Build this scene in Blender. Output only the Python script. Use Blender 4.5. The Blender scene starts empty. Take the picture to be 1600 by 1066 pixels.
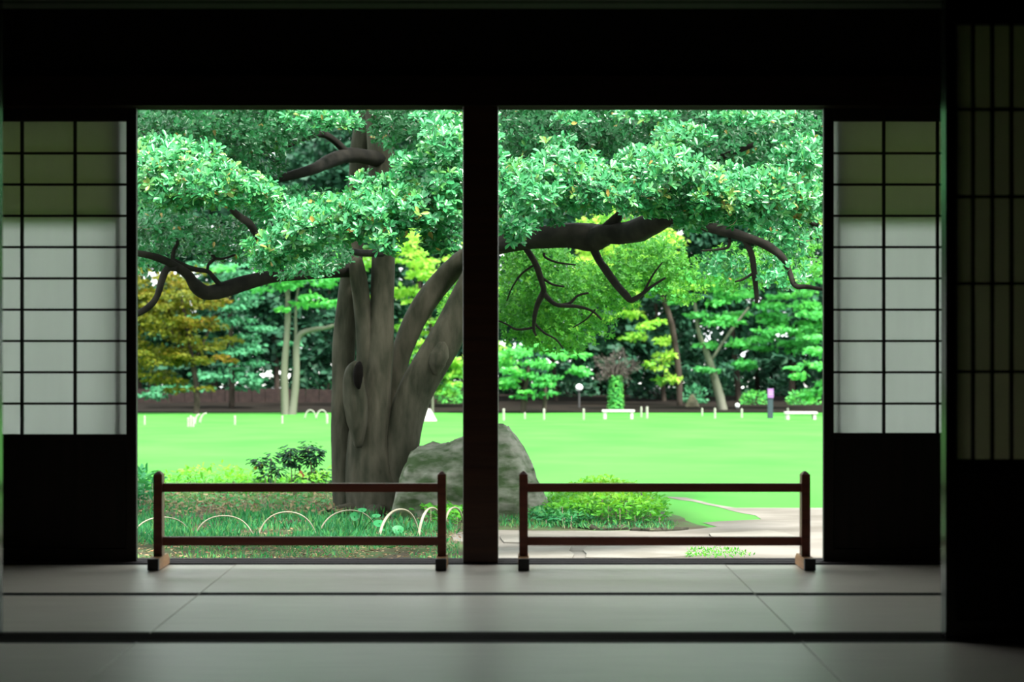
import bpy, bmesh, math, random
import numpy as np
from mathutils import Vector, Matrix, noise

C = bpy.context.scene
COL = C.collection
random.seed(7)
RNG = np.random.default_rng(11)

# ------------------------------------------------------------------ camera, sky, sun, exposure
F, VX, VY, EYE = 2900.0, 792.0, 545.0, 0.86       # focal length (px), vanishing point, eye height above the mats
cam_d = bpy.data.cameras.new('camera')
cam = bpy.data.objects.new('camera', cam_d); COL.objects.link(cam)
cam.location = (0, 0, EYE); cam.rotation_euler = (math.pi/2, 0, 0)
cam_d.sensor_width = 36; cam_d.lens = 36*F/1600
cam_d.shift_x = (800-VX)/1600; cam_d.shift_y = -(533-VY)/1600
cam_d.clip_end = 600; cam_d.clip_start = 0.05
cam_d.dof.use_dof = True; cam_d.dof.focus_distance = 11.6; cam_d.dof.aperture_fstop = 3.6
C.camera = cam

W = bpy.data.worlds.new('overcast_sky'); C.world = W; W.use_nodes = True
bgn = W.node_tree.nodes['Background']
bgn.inputs[0].default_value = (0.93, 0.99, 1.0, 1); bgn.inputs[1].default_value = 1.0
sun_d = bpy.data.lights.new('sun', 'SUN'); sun = bpy.data.objects.new('sun', sun_d); COL.objects.link(sun)
sun_d.energy = 4.6; sun_d.angle = math.radians(10); sun_d.color = (1.0, 0.97, 0.9)
sun.location = (8, -10, 20)
sun.rotation_euler = (math.radians(33), 0, math.radians(38))   # high sun over the house, from the right
C.view_settings.view_transform = 'Standard'; C.view_settings.look = 'None'
C.view_settings.exposure = 1.8; C.view_settings.gamma = 1; C.view_settings.use_curve_mapping = False

# ------------------------------------------------------------------ helpers
def P(px, py, Y):
    return Vector(((px-VX)/F*Y, Y, EYE-(py-VY)/F*Y))
def gz(Y):                                           # the garden falls gently away from the house
    if Y < 9: return -0.47
    if Y < 80: return -0.47-0.0205*(Y-9)
    return -0.47-0.0205*71
def gp(px, py, dz=0.0):                              # the ground point seen at a pixel
    lo, hi = 8.0, 400.0
    for _ in range(60):
        m = (lo+hi)/2
        if EYE-(py-VY)/F*m > gz(m): lo = m
        else: hi = m
    v = P(px, py, lo); v.z = gz(lo)+dz
    return v

def tag(o, label=None, cat=None, group=None, kind=None):
    if label: o['label'] = label
    if cat: o['category'] = cat
    if group: o['group'] = group
    if kind: o['kind'] = kind
    return o
def empty(name, loc=(0, 0, 0), rz=0.0):
    o = bpy.data.objects.new(name, None); COL.objects.link(o)
    o.location = loc; o.rotation_euler = (0, 0, rz); o.empty_display_size = .1
    return o
def link(name, me, parent=None):
    o = bpy.data.objects.new(name, me); COL.objects.link(o)
    if parent is not None:
        o.parent = parent
        if parent.type == 'EMPTY' or True:
            o.matrix_parent_inverse = Matrix.Translation(parent_world(parent)).inverted() if False else Matrix.Identity(4)
    return o
def parent_world(p):
    v = Vector(p.location)
    while p.parent is not None:
        p = p.parent; v = v+Vector(p.location)
    return v

class MB:
    """collects boxes, tubes and faces in WORLD coordinates, builds ONE mesh object"""
    def __init__(s): s.v = []; s.f = []
    def box(s, x0, x1, y0, y1, z0, z1):
        b = len(s.v)
        s.v += [(x0,y0,z0),(x1,y0,z0),(x1,y1,z0),(x0,y1,z0),(x0,y0,z1),(x1,y0,z1),(x1,y1,z1),(x0,y1,z1)]
        s.f += [tuple(b+i for i in q) for q in ((0,3,2,1),(4,5,6,7),(0,1,5,4),(1,2,6,5),(2,3,7,6),(3,0,4,7))]
        return s
    def hexa(s, pts):
        b = len(s.v); s.v += [tuple(p) for p in pts]
        s.f += [tuple(b+i for i in q) for q in ((0,3,2,1),(4,5,6,7),(0,1,5,4),(1,2,6,5),(2,3,7,6),(3,0,4,7))]
        return s
    def tube(s, pts, rad, n=8, rough=0.0, seed=0, flat=1.0):
        pts = [Vector(p) for p in pts]; k = len(pts); b = len(s.v)
        up = Vector((0.13, 1, 0.21)).normalized()
        for i, p in enumerate(pts):
            t = (pts[min(i+1, k-1)]-pts[max(i-1, 0)])
            t = t.normalized() if t.length > 1e-9 else Vector((0, 0, 1))
            u = (up-t*up.dot(t)).normalized(); w = t.cross(u)
            for j in range(n):
                a = 2*math.pi*j/n; r = rad[i]
                d = u*math.cos(a)*flat+w*math.sin(a)
                if rough:
                    r *= 1+rough*(noise.noise(Vector((p.x*2.2+seed, p.z*1.6, 0))+d*1.3)*1.3+.5*noise.noise(Vector((seed, p.z*.7, 0))+d*3.2)+.35*noise.noise(Vector((seed, p.z*5, 0))+d*5))
                s.v.append(tuple(p+d*r))
        for i in range(k-1):
            for j in range(n):
                s.f.append((b+i*n+j, b+i*n+(j+1) % n, b+(i+1)*n+(j+1) % n, b+(i+1)*n+j))
        s.f.append(tuple(b+j for j in reversed(range(n)))); s.f.append(tuple(b+(k-1)*n+j for j in range(n)))
        return s
    def lathe(s, cx, cy, prof, n=16):
        b = len(s.v)
        for r, z in prof:
            for j in range(n):
                a = 2*math.pi*j/n; s.v.append((cx+r*math.cos(a), cy+r*math.sin(a), z))
        for i in range(len(prof)-1):
            for j in range(n):
                s.f.append((b+i*n+j, b+i*n+(j+1) % n, b+(i+1)*n+(j+1) % n, b+(i+1)*n+j))
        s.f.append(tuple(b+j for j in reversed(range(n)))); s.f.append(tuple(b+(len(prof)-1)*n+j for j in range(n)))
        return s
    def build(s, name, mat, parent=None, smooth=False, bevel=0.0):
        off = parent_world(parent) if parent is not None else Vector((0, 0, 0))
        me = bpy.data.meshes.new(name)
        me.from_pydata([tuple(Vector(v)-off) for v in s.v], [], s.f)
        me.materials.append(mat)
        if smooth: me.shade_smooth()
        o = link(name, me, parent)
        if bevel:
            m = o.modifiers.new('bevel', 'BEVEL'); m.width = bevel; m.segments = 2; m.limit_method = 'ANGLE'
        return o

def smooth_line(pts, rad, step=5):
    """Catmull-Rom through the points"""
    out, ro = [], []
    n = len(pts)
    for i in range(n-1):
        p0, p1, p2, p3 = pts[max(i-1, 0)], pts[i], pts[i+1], pts[min(i+2, n-1)]
        for k in range(step):
            t = k/step
            out.append(0.5*((2*p1)+(p2-p0)*t+(2*p0-5*p1+4*p2-p3)*t*t+(3*p1-p0-3*p2+p3)*t**3))
            ro.append(rad[i]*(1-t)+rad[i+1]*t)
    out.append(pts[-1]); ro.append(rad[-1])
    return out, ro

def limb(mb, pts, n=10, rough=.18, seed=0, step=5):
    """pts: (px, py, width in px, Y)"""
    v = [P(a, b, Y) for a, b, w, Y in pts]; r = [w/2/F*Y for a, b, w, Y in pts]
    v, r = smooth_line(v, r, step)
    return mb.tube(v, r, n, rough, seed)

# ------------------------------------------------------------------ materials
def mat(name, col, rough=.6, spec=.5, noise_scale=0, col2=None, bump=0, stretch=(1, 1, 1), detail=5, contrast=(.35, .65), coat=0):
    m = bpy.data.materials.new(name); m.use_nodes = True
    nt = m.node_tree; b = nt.nodes['Principled BSDF']
    b.inputs['Base Color'].default_value = (*col, 1); b.inputs['Roughness'].default_value = rough
    b.inputs['Specular IOR Level'].default_value = spec
    if coat: b.inputs['Coat Weight'].default_value = coat; b.inputs['Coat Roughness'].default_value = .12
    if noise_scale:
        tc = nt.nodes.new('ShaderNodeTexCoord'); mp = nt.nodes.new('ShaderNodeMapping')
        mp.inputs['Scale'].default_value = stretch
        nz = nt.nodes.new('ShaderNodeTexNoise'); nz.inputs['Scale'].default_value = noise_scale; nz.inputs['Detail'].default_value = detail
        nt.links.new(tc.outputs['Object'], mp.inputs[0]); nt.links.new(mp.outputs[0], nz.inputs['Vector'])
        if col2:
            r = nt.nodes.new('ShaderNodeValToRGB')
            r.color_ramp.elements[0].position = contrast[0]; r.color_ramp.elements[1].position = contrast[1]
            r.color_ramp.elements[0].color = (*col, 1); r.color_ramp.elements[1].color = (*col2, 1)
            nt.links.new(nz.outputs['Fac'], r.inputs[0]); nt.links.new(r.outputs[0], b.inputs['Base Color'])
        if bump:
            bp = nt.nodes.new('ShaderNodeBump'); bp.inputs['Strength'].default_value = bump; bp.inputs['Distance'].default_value = .02
            nt.links.new(nz.outputs['Fac'], bp.inputs['Height']); nt.links.new(bp.outputs[0], b.inputs['Normal'])
    return m

def leaf_mat(name, cols, rough=.4, spec=.5, trans=.3, trans_col=None):
    """leaf colour picked along a ramp by each leaf's own 'tint'"""
    m = bpy.data.materials.new(name); m.use_nodes = True
    nt = m.node_tree; b = nt.nodes['Principled BSDF']; out = nt.nodes['Material Output']
    at = nt.nodes.new('ShaderNodeAttribute'); at.attribute_name = 'tint'
    r = nt.nodes.new('ShaderNodeValToRGB')
    while len(r.color_ramp.elements) < len(cols): r.color_ramp.elements.new(.5)
    for i, c in enumerate(cols):
        r.color_ramp.elements[i].position = i/max(1, len(cols)-1); r.color_ramp.elements[i].color = (*c, 1)
    nt.links.new(at.outputs['Fac'], r.inputs[0]); nt.links.new(r.outputs[0], b.inputs['Base Color'])
    b.inputs['Roughness'].default_value = rough; b.inputs['Specular IOR Level'].default_value = spec
    t = nt.nodes.new('ShaderNodeBsdfTranslucent'); mx = nt.nodes.new('ShaderNodeMixShader'); mx.inputs[0].default_value = trans
    hs = nt.nodes.new('ShaderNodeHueSaturation'); hs.inputs['Value'].default_value = 1.35; hs.inputs['Hue'].default_value = .485
    nt.links.new(r.outputs[0], hs.inputs['Color']); nt.links.new(hs.outputs[0], t.inputs[0])
    nt.links.new(b.outputs[0], mx.inputs[1]); nt.links.new(t.outputs[0], mx.inputs[2]); nt.links.new(mx.outputs[0], out.inputs[0])
    return m

def thin_mat(name, col, trans, noise_scale=0):
    m = bpy.data.materials.new(name); m.use_nodes = True
    nt = m.node_tree; nt.nodes.remove(nt.nodes['Principled BSDF']); out = nt.nodes['Material Output']
    d = nt.nodes.new('ShaderNodeBsdfDiffuse'); t = nt.nodes.new('ShaderNodeBsdfTranslucent'); mx = nt.nodes.new('ShaderNodeMixShader')
    mx.inputs[0].default_value = trans
    d.inputs[0].default_value = (*col, 1); t.inputs[0].default_value = (*col, 1)
    if noise_scale:
        tc = nt.nodes.new('ShaderNodeTexCoord'); mp = nt.nodes.new('ShaderNodeMapping'); mp.inputs['Scale'].default_value = (3, 1, .35)
        nz = nt.nodes.new('ShaderNodeTexNoise'); nz.inputs['Scale'].default_value = noise_scale; nz.inputs['Detail'].default_value = 6
        r = nt.nodes.new('ShaderNodeValToRGB')
        r.color_ramp.elements[0].color = (*[c*.9 for c in col], 1); r.color_ramp.elements[1].color = (*col, 1)
        nt.links.new(tc.outputs['Object'], mp.inputs[0]); nt.links.new(mp.outputs[0], nz.inputs['Vector'])
        nt.links.new(nz.outputs['Fac'], r.inputs[0]); nt.links.new(r.outputs[0], t.inputs[0]); nt.links.new(r.outputs[0], d.inputs[0])
    nt.links.new(d.outputs[0], mx.inputs[1]); nt.links.new(t.outputs[0], mx.inputs[2]); nt.links.new(mx.outputs[0], out.inputs[0])
    return m

M = {}
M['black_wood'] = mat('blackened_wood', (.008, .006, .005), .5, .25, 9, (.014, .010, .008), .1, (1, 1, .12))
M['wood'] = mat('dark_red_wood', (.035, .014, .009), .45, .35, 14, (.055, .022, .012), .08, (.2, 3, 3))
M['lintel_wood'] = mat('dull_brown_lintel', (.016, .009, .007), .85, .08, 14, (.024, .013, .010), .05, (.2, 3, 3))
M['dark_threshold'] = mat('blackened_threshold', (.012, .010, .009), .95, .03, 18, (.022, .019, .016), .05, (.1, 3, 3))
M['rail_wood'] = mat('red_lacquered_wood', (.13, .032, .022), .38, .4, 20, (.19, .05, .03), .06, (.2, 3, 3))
M['foot_wood'] = mat('lit_foot_wood', (.36, .17, .065), .55, .3, 20, (.46, .24, .10), .08, (3, .3, 3))  # orange of the lit foot sides painted into the base colour
M['foot_shade'] = mat('shade_black_foot_front', (.012, .01, .01), .5, .4)  # shade on the front ends painted in as near-black
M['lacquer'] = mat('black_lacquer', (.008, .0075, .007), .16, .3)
M['plaster'] = mat('shade_dark_plaster', (.010, .009, .008), .9, .1, 30, (.014, .012, .010))  # near-black base colour carries the shade of the unlit interior
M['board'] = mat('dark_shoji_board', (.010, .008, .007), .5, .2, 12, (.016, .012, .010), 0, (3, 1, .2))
M['paper'] = thin_mat('washi_paper', (.86, .87, .85), .52, 6)
M['inner_paper'] = thin_mat('aged_washi_paper', (.58, .57, .42), .40, 6)
M['blind'] = thin_mat('added_shade_cloth', (.62, .66, .44), .5)  # cloth added to darken the upper paper rows
M['tatami_edge'] = mat('black_cloth_border', (.007, .008, .007), .95, .05, 300, (.012, .012, .011))
M['groove'] = mat('worn_grey_threshold', (.030, .022, .025), .7, .1, 18, (.06, .047, .05), .05, (.1, 3, 3))
m = mat('woven_rush_mat', (.55, .50, .42), .36, .8, 7, (.63, .58, .49), 0, (.5, 6, 1))
nt = m.node_tree; wv = nt.nodes.new('ShaderNodeTexWave'); wv.bands_direction = 'Y'; wv.inputs['Scale'].default_value = 60; wv.inputs['Distortion'].default_value = 1.2
tc = nt.nodes.new('ShaderNodeTexCoord'); bp = nt.nodes.new('ShaderNodeBump'); bp.inputs['Strength'].default_value = .12; bp.inputs['Distance'].default_value = .002
nt.links.new(tc.outputs['Object'], wv.inputs['Vector']); nt.links.new(wv.outputs['Fac'], bp.inputs['Height'])
nt.links.new(bp.outputs[0], nt.nodes['Principled BSDF'].inputs['Normal'])
M['tatami'] = m
M['lawn'] = mat('mown_bright_lawn', (.028, .165, .019), .9, .1, .55, (.048, .185, .029), .0, (1, .6, 1), 9, (.3, .7))
M['soil'] = mat('leaf_littered_soil', (.060, .048, .032), .95, .1, 3.5, (.055, .09, .035), .5, (1, 1, 1), 9, (.38, .6))
M['path'] = mat('pale_trodden_sand', (.105, .095, .080), .95, .1, 1.6, (.165, .153, .135), .3, (.6, 1, 1), 9, (.35, .6))
M['stone'] = mat('pale_flat_stone', (.135, .125, .105), .85, .1, 3, (.175, .165, .145), .3, (1, 1, 1), 8)
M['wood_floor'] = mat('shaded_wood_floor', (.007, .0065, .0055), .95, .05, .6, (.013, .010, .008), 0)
M['far_sand'] = mat('far_pale_ground', (.4, .4, .38), .95, .1, .3, (.8, .8, .78))
M['bark'] = mat('smooth_grey_green_bark', (.018, .020, .012), .9, .15, 11, (.058, .053, .038), .8, (1, 1, .3), 10, (.3, .68))
M['bark_dark'] = mat('dark_branch_bark', (.008, .0075, .006), .9, .12, 8, (.019, .017, .0135), .5, (1, 1, 1), 6)
M['bark_hole_shade'] = mat('hole_shade_black', (.004, .003, .0025), 1, .1)  # near-black colour painted for the shade inside the hole
M['bark_pale'] = mat('pale_grey_bark', (.062, .078, .044), .9, .15, .7, (.13, .13, .105), .2, (1, 1, .2))
M['bark_brown'] = mat('brown_distant_bark', (.028, .022, .018), .95, .1, 1, (.05, .04, .032))
M['rock'] = mat('mossy_boulder', (.040, .066, .026), .9, .2, 4.2, (.20, .20, .165), 1.0, (1, 1, 2.6), 12, (.40, .66))
M['rock_grey'] = mat('grey_purple_rock', (.075, .065, .065), .9, .3, 5, (.12, .11, .105), .5)
M['rock_tan'] = mat('tan_rock', (.10, .09, .055), .9, .2, 2, (.13, .12, .08), .3)
M['bamboo'] = mat('split_bamboo', (.22, .20, .14), .5, .3, 9, (.30, .28, .21))
M['white'] = mat('white_painted_wood', (.36, .35, .32), .7, .3, 3, (.40, .39, .36))
M['post_white'] = mat('weathered_white_stake', (.24, .25, .20), .8, .2, 3, (.30, .31, .26))
M['sign_post'] = mat('blue_grey_post', (.02, .036, .045), .6, .4)
M['sign_pink'] = mat('lilac_sign_plate', (.22, .10, .27), .6, .4)
M['sign_line'] = mat('pale_sign_print', (.34, .25, .38), .6, .4)
M['lamp'] = mat('white_globe', (.85, .87, .88), .35, .5)
M['lamp_pole'] = mat('dark_lamp_pole', (.04, .04, .04), .6, .4)
M['hedge_fence'] = mat('brown_fence', (.018, .013, .012), .9, .1, 4, (.028, .019, .017))
M['roof'] = mat('dark_eave_boards', (.03, .022, .016), .8, .2, 9, (.045, .033, .024), .1, (1, .1, 1))
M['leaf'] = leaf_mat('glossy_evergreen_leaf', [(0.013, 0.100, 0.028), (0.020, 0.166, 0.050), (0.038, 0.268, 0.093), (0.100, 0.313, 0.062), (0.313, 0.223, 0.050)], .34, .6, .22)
M['leaf_far'] = leaf_mat('thin_yellow_green_leaf', [(0.018, 0.124, 0.014), (0.033, 0.207, 0.022), (0.078, 0.318, 0.028), (0.188, 0.456, 0.041)], .5, .4, .4)
M['maple'] = leaf_mat('turning_maple_leaf', [(0.050, 0.081, 0.005), (0.094, 0.115, 0.007), (0.156, 0.147, 0.010), (0.225, 0.115, 0.015)], .6, .2, .4)
M['blue_green'] = leaf_mat('blue_green_spray', [(0.024, 0.130, 0.057), (0.041, 0.207, 0.092), (0.077, 0.276, 0.130)], .6, .3, .3)
M['mid_green'] = leaf_mat('mid_green_leaf', [(0.035, 0.242, 0.053), (0.069, 0.388, 0.081), (0.150, 0.548, 0.091)], .6, .3, .4)
M['bright'] = leaf_mat('bright_spring_leaf', [(0.055, 0.296, 0.039), (0.133, 0.430, 0.046), (0.281, 0.562, 0.062), (0.390, 0.579, 0.094)], .6, .3, .45)
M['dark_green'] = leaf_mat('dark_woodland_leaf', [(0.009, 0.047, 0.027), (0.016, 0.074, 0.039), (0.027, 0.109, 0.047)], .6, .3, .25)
M['shrub_leaf'] = leaf_mat('dark_glossy_shrub_leaf', [(.004, .03, .012), (.007, .045, .018), (.015, .08, .03)], .5, .2, .2)
M['yellow_leaf'] = leaf_mat('yellowing_shrub_leaf', [(.16, .16, .01), (.17, .16, .015)], .5, .2, .4)
M['red_leaf'] = leaf_mat('reddened_shrub_leaf', [(.17, .05, .015), (.19, .07, .02)], .5, .2, .4)
M['low_leaf'] = leaf_mat('bright_ground_cover_leaf', [(0.014, 0.133, 0.014), (0.036, 0.251, 0.022), (0.103, 0.407, 0.022), (0.251, 0.503, 0.036)], .45, .4, .4)
M['grass'] = leaf_mat('blue_green_grass', [(0.012, 0.104, 0.034), (0.018, 0.166, 0.055), (0.043, 0.221, 0.055), (0.154, 0.196, 0.061)], .6, .3, .3)
M['litter'] = leaf_mat('dry_fallen_leaf', [(0.090, 0.060, 0.036), (0.198, 0.150, 0.078), (0.288, 0.240, 0.132), (0.330, 0.168, 0.090)], .8, .2, .15)
M['twig'] = mat('pale_twig', (.26, .20, .14), .8, .3, 20, (.36, .30, .22))
M['dead_twig'] = leaf_mat('grey_pink_twig', [(.07, .058, .055), (.11, .09, .085), (.07, .10, .055)], .9, .1, .1)

# ------------------------------------------------------------------ leaves by the thousand
def unit(a): return a/np.maximum(np.linalg.norm(a, axis=1, keepdims=True), 1e-9)
LEAF6 = np.array([(0, 0, 0), (.42, -.36, .08), (.80, -.40, .06), (1, 0, -.06), (.80, .40, .06), (.42, .36, .08)])
def leaf_mesh(name, pos, ax, nr, ln, wd, tint, material, six=True):
    """one mesh of len(pos) leaves; ax along the leaf, nr its upper side"""
    ax = unit(ax); side = unit(np.cross(nr, ax)); nr = np.cross(ax, side); n = len(pos)
    T = LEAF6 if six else np.array([(0, 0, 0), (.5, -.5, 0), (1, 0, 0), (.5, .5, 0)])
    k = len(T)
    v = (pos[:, None, :] + T[None, :, 0, None]*(ax*ln[:, None])[:, None, :] + T[None, :, 1, None]*(side*wd[:, None])[:, None, :]
         + T[None, :, 2, None]*(nr*ln[:, None])[:, None, :]).reshape(-1, 3)
    if six: q = np.array([(0, 1, 2, 3), (0, 3, 4, 5)])
    else: q = np.array([(0, 1, 2, 3)])
    f = (q[None]+(np.arange(n)*k)[:, None, None]).reshape(-1, 4)
    me = bpy.data.meshes.new(name)
    me.vertices.add(len(v)); me.vertices.foreach_set('co', v.astype(np.float32).ravel())
    me.loops.add(f.size); me.loops.foreach_set('vertex_index', f.astype(np.int32).ravel())
    me.polygons.add(len(f)); me.polygons.foreach_set('loop_start', (np.arange(len(f))*4).astype(np.int32))
    me.update(calc_edges=True)
    a = me.attributes.new('tint', 'FLOAT', 'POINT'); a.data.foreach_set('value', np.repeat(np.clip(tint, 0, 1), k).astype(np.float32))
    me.materials.append(material)
    return me
def rdir(n):
    return unit(RNG.normal(size=(n, 3)))
def stuff(name, me, parent):
    o = link(name, me, parent)
    o.location = -parent_world(parent) if parent is not None else (0, 0, 0)
    return tag(o, kind='stuff')
def Pn(px, py, Y):
    return np.stack([(px-VX)/F*Y, Y, EYE-(py-VY)/F*Y], 1)

# ------------------------------------------------------------------ the house: setting
def struct(name, mb, m, label, cat, parent=None, bevel=0.0):
    o = mb.build(name, m, parent, bevel=bevel)
    return tag(o, label, cat, kind='structure') if parent is None else o
RX = 3.4                                             # half width of the rooms
YS, YI = 7.42, 5.46                                  # near edges of the garden threshold and of the inner threshold
KZ = 1.827
fl = struct('floor', MB().box(-RX, RX, -1.6, 7.42, -.30, -.055), M['black_wood'], 'dark boarded floor bed under the straw mats of both rooms', 'floor')
def mat_row(y0, y1, first):
    x = first
    while x < RX-.05:
        a, b = max(x, -RX), min(x+1.95, RX)
        if b-a > .2:
            z = random.uniform(-.0012, .0006)
            e = .033
            t = MB().box(a+.002, b-.002, y0+.002, y1-.002, -.055, z).build('tatami_mat', M['tatami'], fl, bevel=.0015)
            for ya, yb in ((y0+.001, y0+e), (y1-e, y1-.001)):
                MB().box(a+.0025, b-.0025, ya, yb, z-.004, z+.0014).build('cloth_border', M['tatami_edge'], t, bevel=.0008)
        x += 1.95
mat_row(6.505, 7.42, -1.08-1.95*2); mat_row(5.60, 6.505, -1.08-1.95*2)
for k in range(7): mat_row(YI-.95*(k+1), YI-.95*k, -1.085-1.95*2)

def threshold(name, y0, y1, z, label, lower=-.055, m='groove'):
    n = 2; mb = MB(); w = (y1-y0); g = .021
    cuts = [y0, y0+w*.24, y0+w*.24+g, y0+w*.60, y0+w*.60+g, y1]
    mb.box(-RX, RX, y0, y1, lower, z-.003)
    for i in (0, 2, 4): mb.box(-RX, RX, cuts[i], cuts[i+1], z-.004, z)
    return struct(name, mb, M[m], label, 'threshold')
threshold('trim_1', 7.423, 7.60, .003, 'grooved wooden threshold along the foot of the garden opening', -.30)
threshold('trim_2', YI, 5.60, .001, 'dark grooved threshold between the two rows of straw mats', m='dark_threshold')
def lintel(name, y0, y1, z, h, label, m):
    mb = MB(); w = y1-y0; g = .022
    cuts = [y0, y0+w*.22, y0+w*.22+g, y0+w*.56, y0+w*.56+g, y1]
    mb.box(-RX, RX, y0, y1, z+.012, z+h)
    for i in (0, 2, 4): mb.box(-RX, RX, cuts[i], cuts[i+1], z, z+.0125)
    return struct(name, mb, m, label, 'lintel')
lintel('trim_3', 7.38, 7.52, KZ, .12, 'grooved dark lintel over the garden opening', M['lintel_wood'])
lintel('trim_4', 5.44, 5.70, 1.905, .11, 'grooved dark lintel overhead between the two rooms', M['plaster'])
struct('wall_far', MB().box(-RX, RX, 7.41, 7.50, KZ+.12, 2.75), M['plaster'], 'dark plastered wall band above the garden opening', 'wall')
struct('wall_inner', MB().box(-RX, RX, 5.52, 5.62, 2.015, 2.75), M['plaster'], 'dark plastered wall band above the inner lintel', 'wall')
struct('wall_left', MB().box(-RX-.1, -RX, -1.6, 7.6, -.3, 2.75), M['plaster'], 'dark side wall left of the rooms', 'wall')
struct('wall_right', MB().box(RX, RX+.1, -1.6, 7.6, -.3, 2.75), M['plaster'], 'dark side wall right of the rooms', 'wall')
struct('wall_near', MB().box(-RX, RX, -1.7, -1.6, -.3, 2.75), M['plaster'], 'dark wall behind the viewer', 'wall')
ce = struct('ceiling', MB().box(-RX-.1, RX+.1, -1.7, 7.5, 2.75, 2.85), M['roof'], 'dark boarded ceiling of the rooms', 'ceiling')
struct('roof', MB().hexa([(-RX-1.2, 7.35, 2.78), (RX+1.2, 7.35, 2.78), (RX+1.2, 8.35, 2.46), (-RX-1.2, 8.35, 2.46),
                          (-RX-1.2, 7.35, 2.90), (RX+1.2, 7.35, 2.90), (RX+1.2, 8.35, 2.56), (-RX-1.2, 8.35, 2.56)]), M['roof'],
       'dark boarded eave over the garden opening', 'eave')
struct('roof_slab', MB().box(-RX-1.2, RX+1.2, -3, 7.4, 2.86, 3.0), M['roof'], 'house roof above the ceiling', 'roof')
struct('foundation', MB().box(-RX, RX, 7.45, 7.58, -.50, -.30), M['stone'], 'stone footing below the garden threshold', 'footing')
# pillar between the two openings
struct('pillar', MB().box(-.176, -.034, 7.402, 7.545, .0035, KZ+.02), M['wood'], 'thick dark wooden pillar between the two garden openings', 'pillar', bevel=.006)

def shoji(name, x0, x1, y0, z_top, z_pt, z_pb, xs, rows, frame, paper, board, label, stile, bar=.0105, barz=.009, th=.030, cat='sliding door', low_rail=.05, mid=.0):
    """latticed paper sliding door: stiles, rails, one bar per strip of lattice, paper behind, board below"""
    r = empty(name, ((x0+x1)/2, y0+th/2, .004)); tag(r, label, cat, kind='structure')
    for a, b in ((x0, x0+stile), (x1-stile, x1)):
        MB().box(a, b, y0, y0+th, .004, z_top).build('stile', frame, r, bevel=.002)
    ia, ib = x0+stile, x1-stile
    MB().box(ia, ib, y0+.001, y0+th-.001, z_pt, z_top).build('top_rail', frame, r, bevel=.0015)
    MB().box(ia, ib, y0+.001, y0+th-.001, z_pb-.022-mid, z_pb).build('middle_rail', frame, r, bevel=.0015)
    MB().box(ia, ib, y0+.001, y0+th-.001, .004, .004+low_rail).build('bottom_rail', frame, r, bevel=.0015)
    MB().box(ia, ib, y0+.010, y0+.018, .004+low_rail, z_pb-.022-mid).build('lower_board', board, r)
    MB().box(ia, ib, y0+th-.004, y0+th-.0033, z_pb, z_pt).build('paper', paper, r)
    for x in xs:
        MB().box(x-bar/2, x+bar/2, y0+.006, y0+th-.0045, z_pb, z_pt).build('lattice_bar', frame, r)
    for z in rows:
        MB().box(ia, ib, y0+.008, y0+th-.006, z-barz/2, z+barz/2).build('lattice_bar', frame, r)
    return r
def zat(py, Y): return EYE-(py-VY)/F*Y
def xat(px, Y): return (px-VX)/F*Y
YD = 7.468
rowz = [zat(190+49*i, YD) for i in range(1, 10)]
d1x = xat(213, YD)
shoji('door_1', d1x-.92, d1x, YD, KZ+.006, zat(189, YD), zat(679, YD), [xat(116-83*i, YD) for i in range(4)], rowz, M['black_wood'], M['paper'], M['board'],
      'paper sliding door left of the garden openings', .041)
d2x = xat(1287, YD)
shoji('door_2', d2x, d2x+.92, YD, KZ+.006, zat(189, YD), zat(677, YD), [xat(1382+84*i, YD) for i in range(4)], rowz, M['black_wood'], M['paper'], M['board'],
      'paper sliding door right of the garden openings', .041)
# unseen blinds added outside the two paper doors to darken their upper rows
for nm, a, b, lab in (('added_shade_blind', d1x-.9, d1x-.096, 'added olive blind shading the top rows of the paper door left of the openings'),
                      ('added_shade_blind', d2x+.078, d2x+.9, 'added olive blind shading the top rows of the paper door right of the openings')):
    o = empty(nm, ((a+b)/2, 7.535, 1.30)); tag(o, lab, 'blind', 'added olive blinds shading the paper doors')
    MB().box(a, b, 7.528, 7.529, zat(343, 7.53), 1.80).build('cloth', M['blind'], o)
    MB().box(a, b, 7.524, 7.533, zat(346, 7.53), zat(340, 7.53)).build('weight_bar', M['wood'], o)
    MB().box(a, b, 7.520, 7.545, 1.80, 1.835).build('head_rail', M['wood'], o)
# outer jamb posts, unseen, added to shade the sides of the paper
struct('trim_5', MB().box(d1x-.094, d1x-.066, 7.502, 7.55, .0035, KZ), M['wood'], 'added jamb post shading the side of the left paper door', 'jamb')
struct('trim_6', MB().box(d2x+.056, d2x+.076, 7.502, 7.55, .0035, KZ), M['wood'], 'added jamb post shading the side of the right paper door', 'jamb')
struct('wall_far_left', MB().box(-RX, d1x-.93, 7.44, 7.50, .003, KZ), M['plaster'], 'dark wall left of the left paper door', 'wall')
struct('wall_far_right', MB().box(d2x+.93, RX, 7.44, 7.50, .003, KZ), M['plaster'], 'dark wall right of the right paper door', 'wall')

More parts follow.
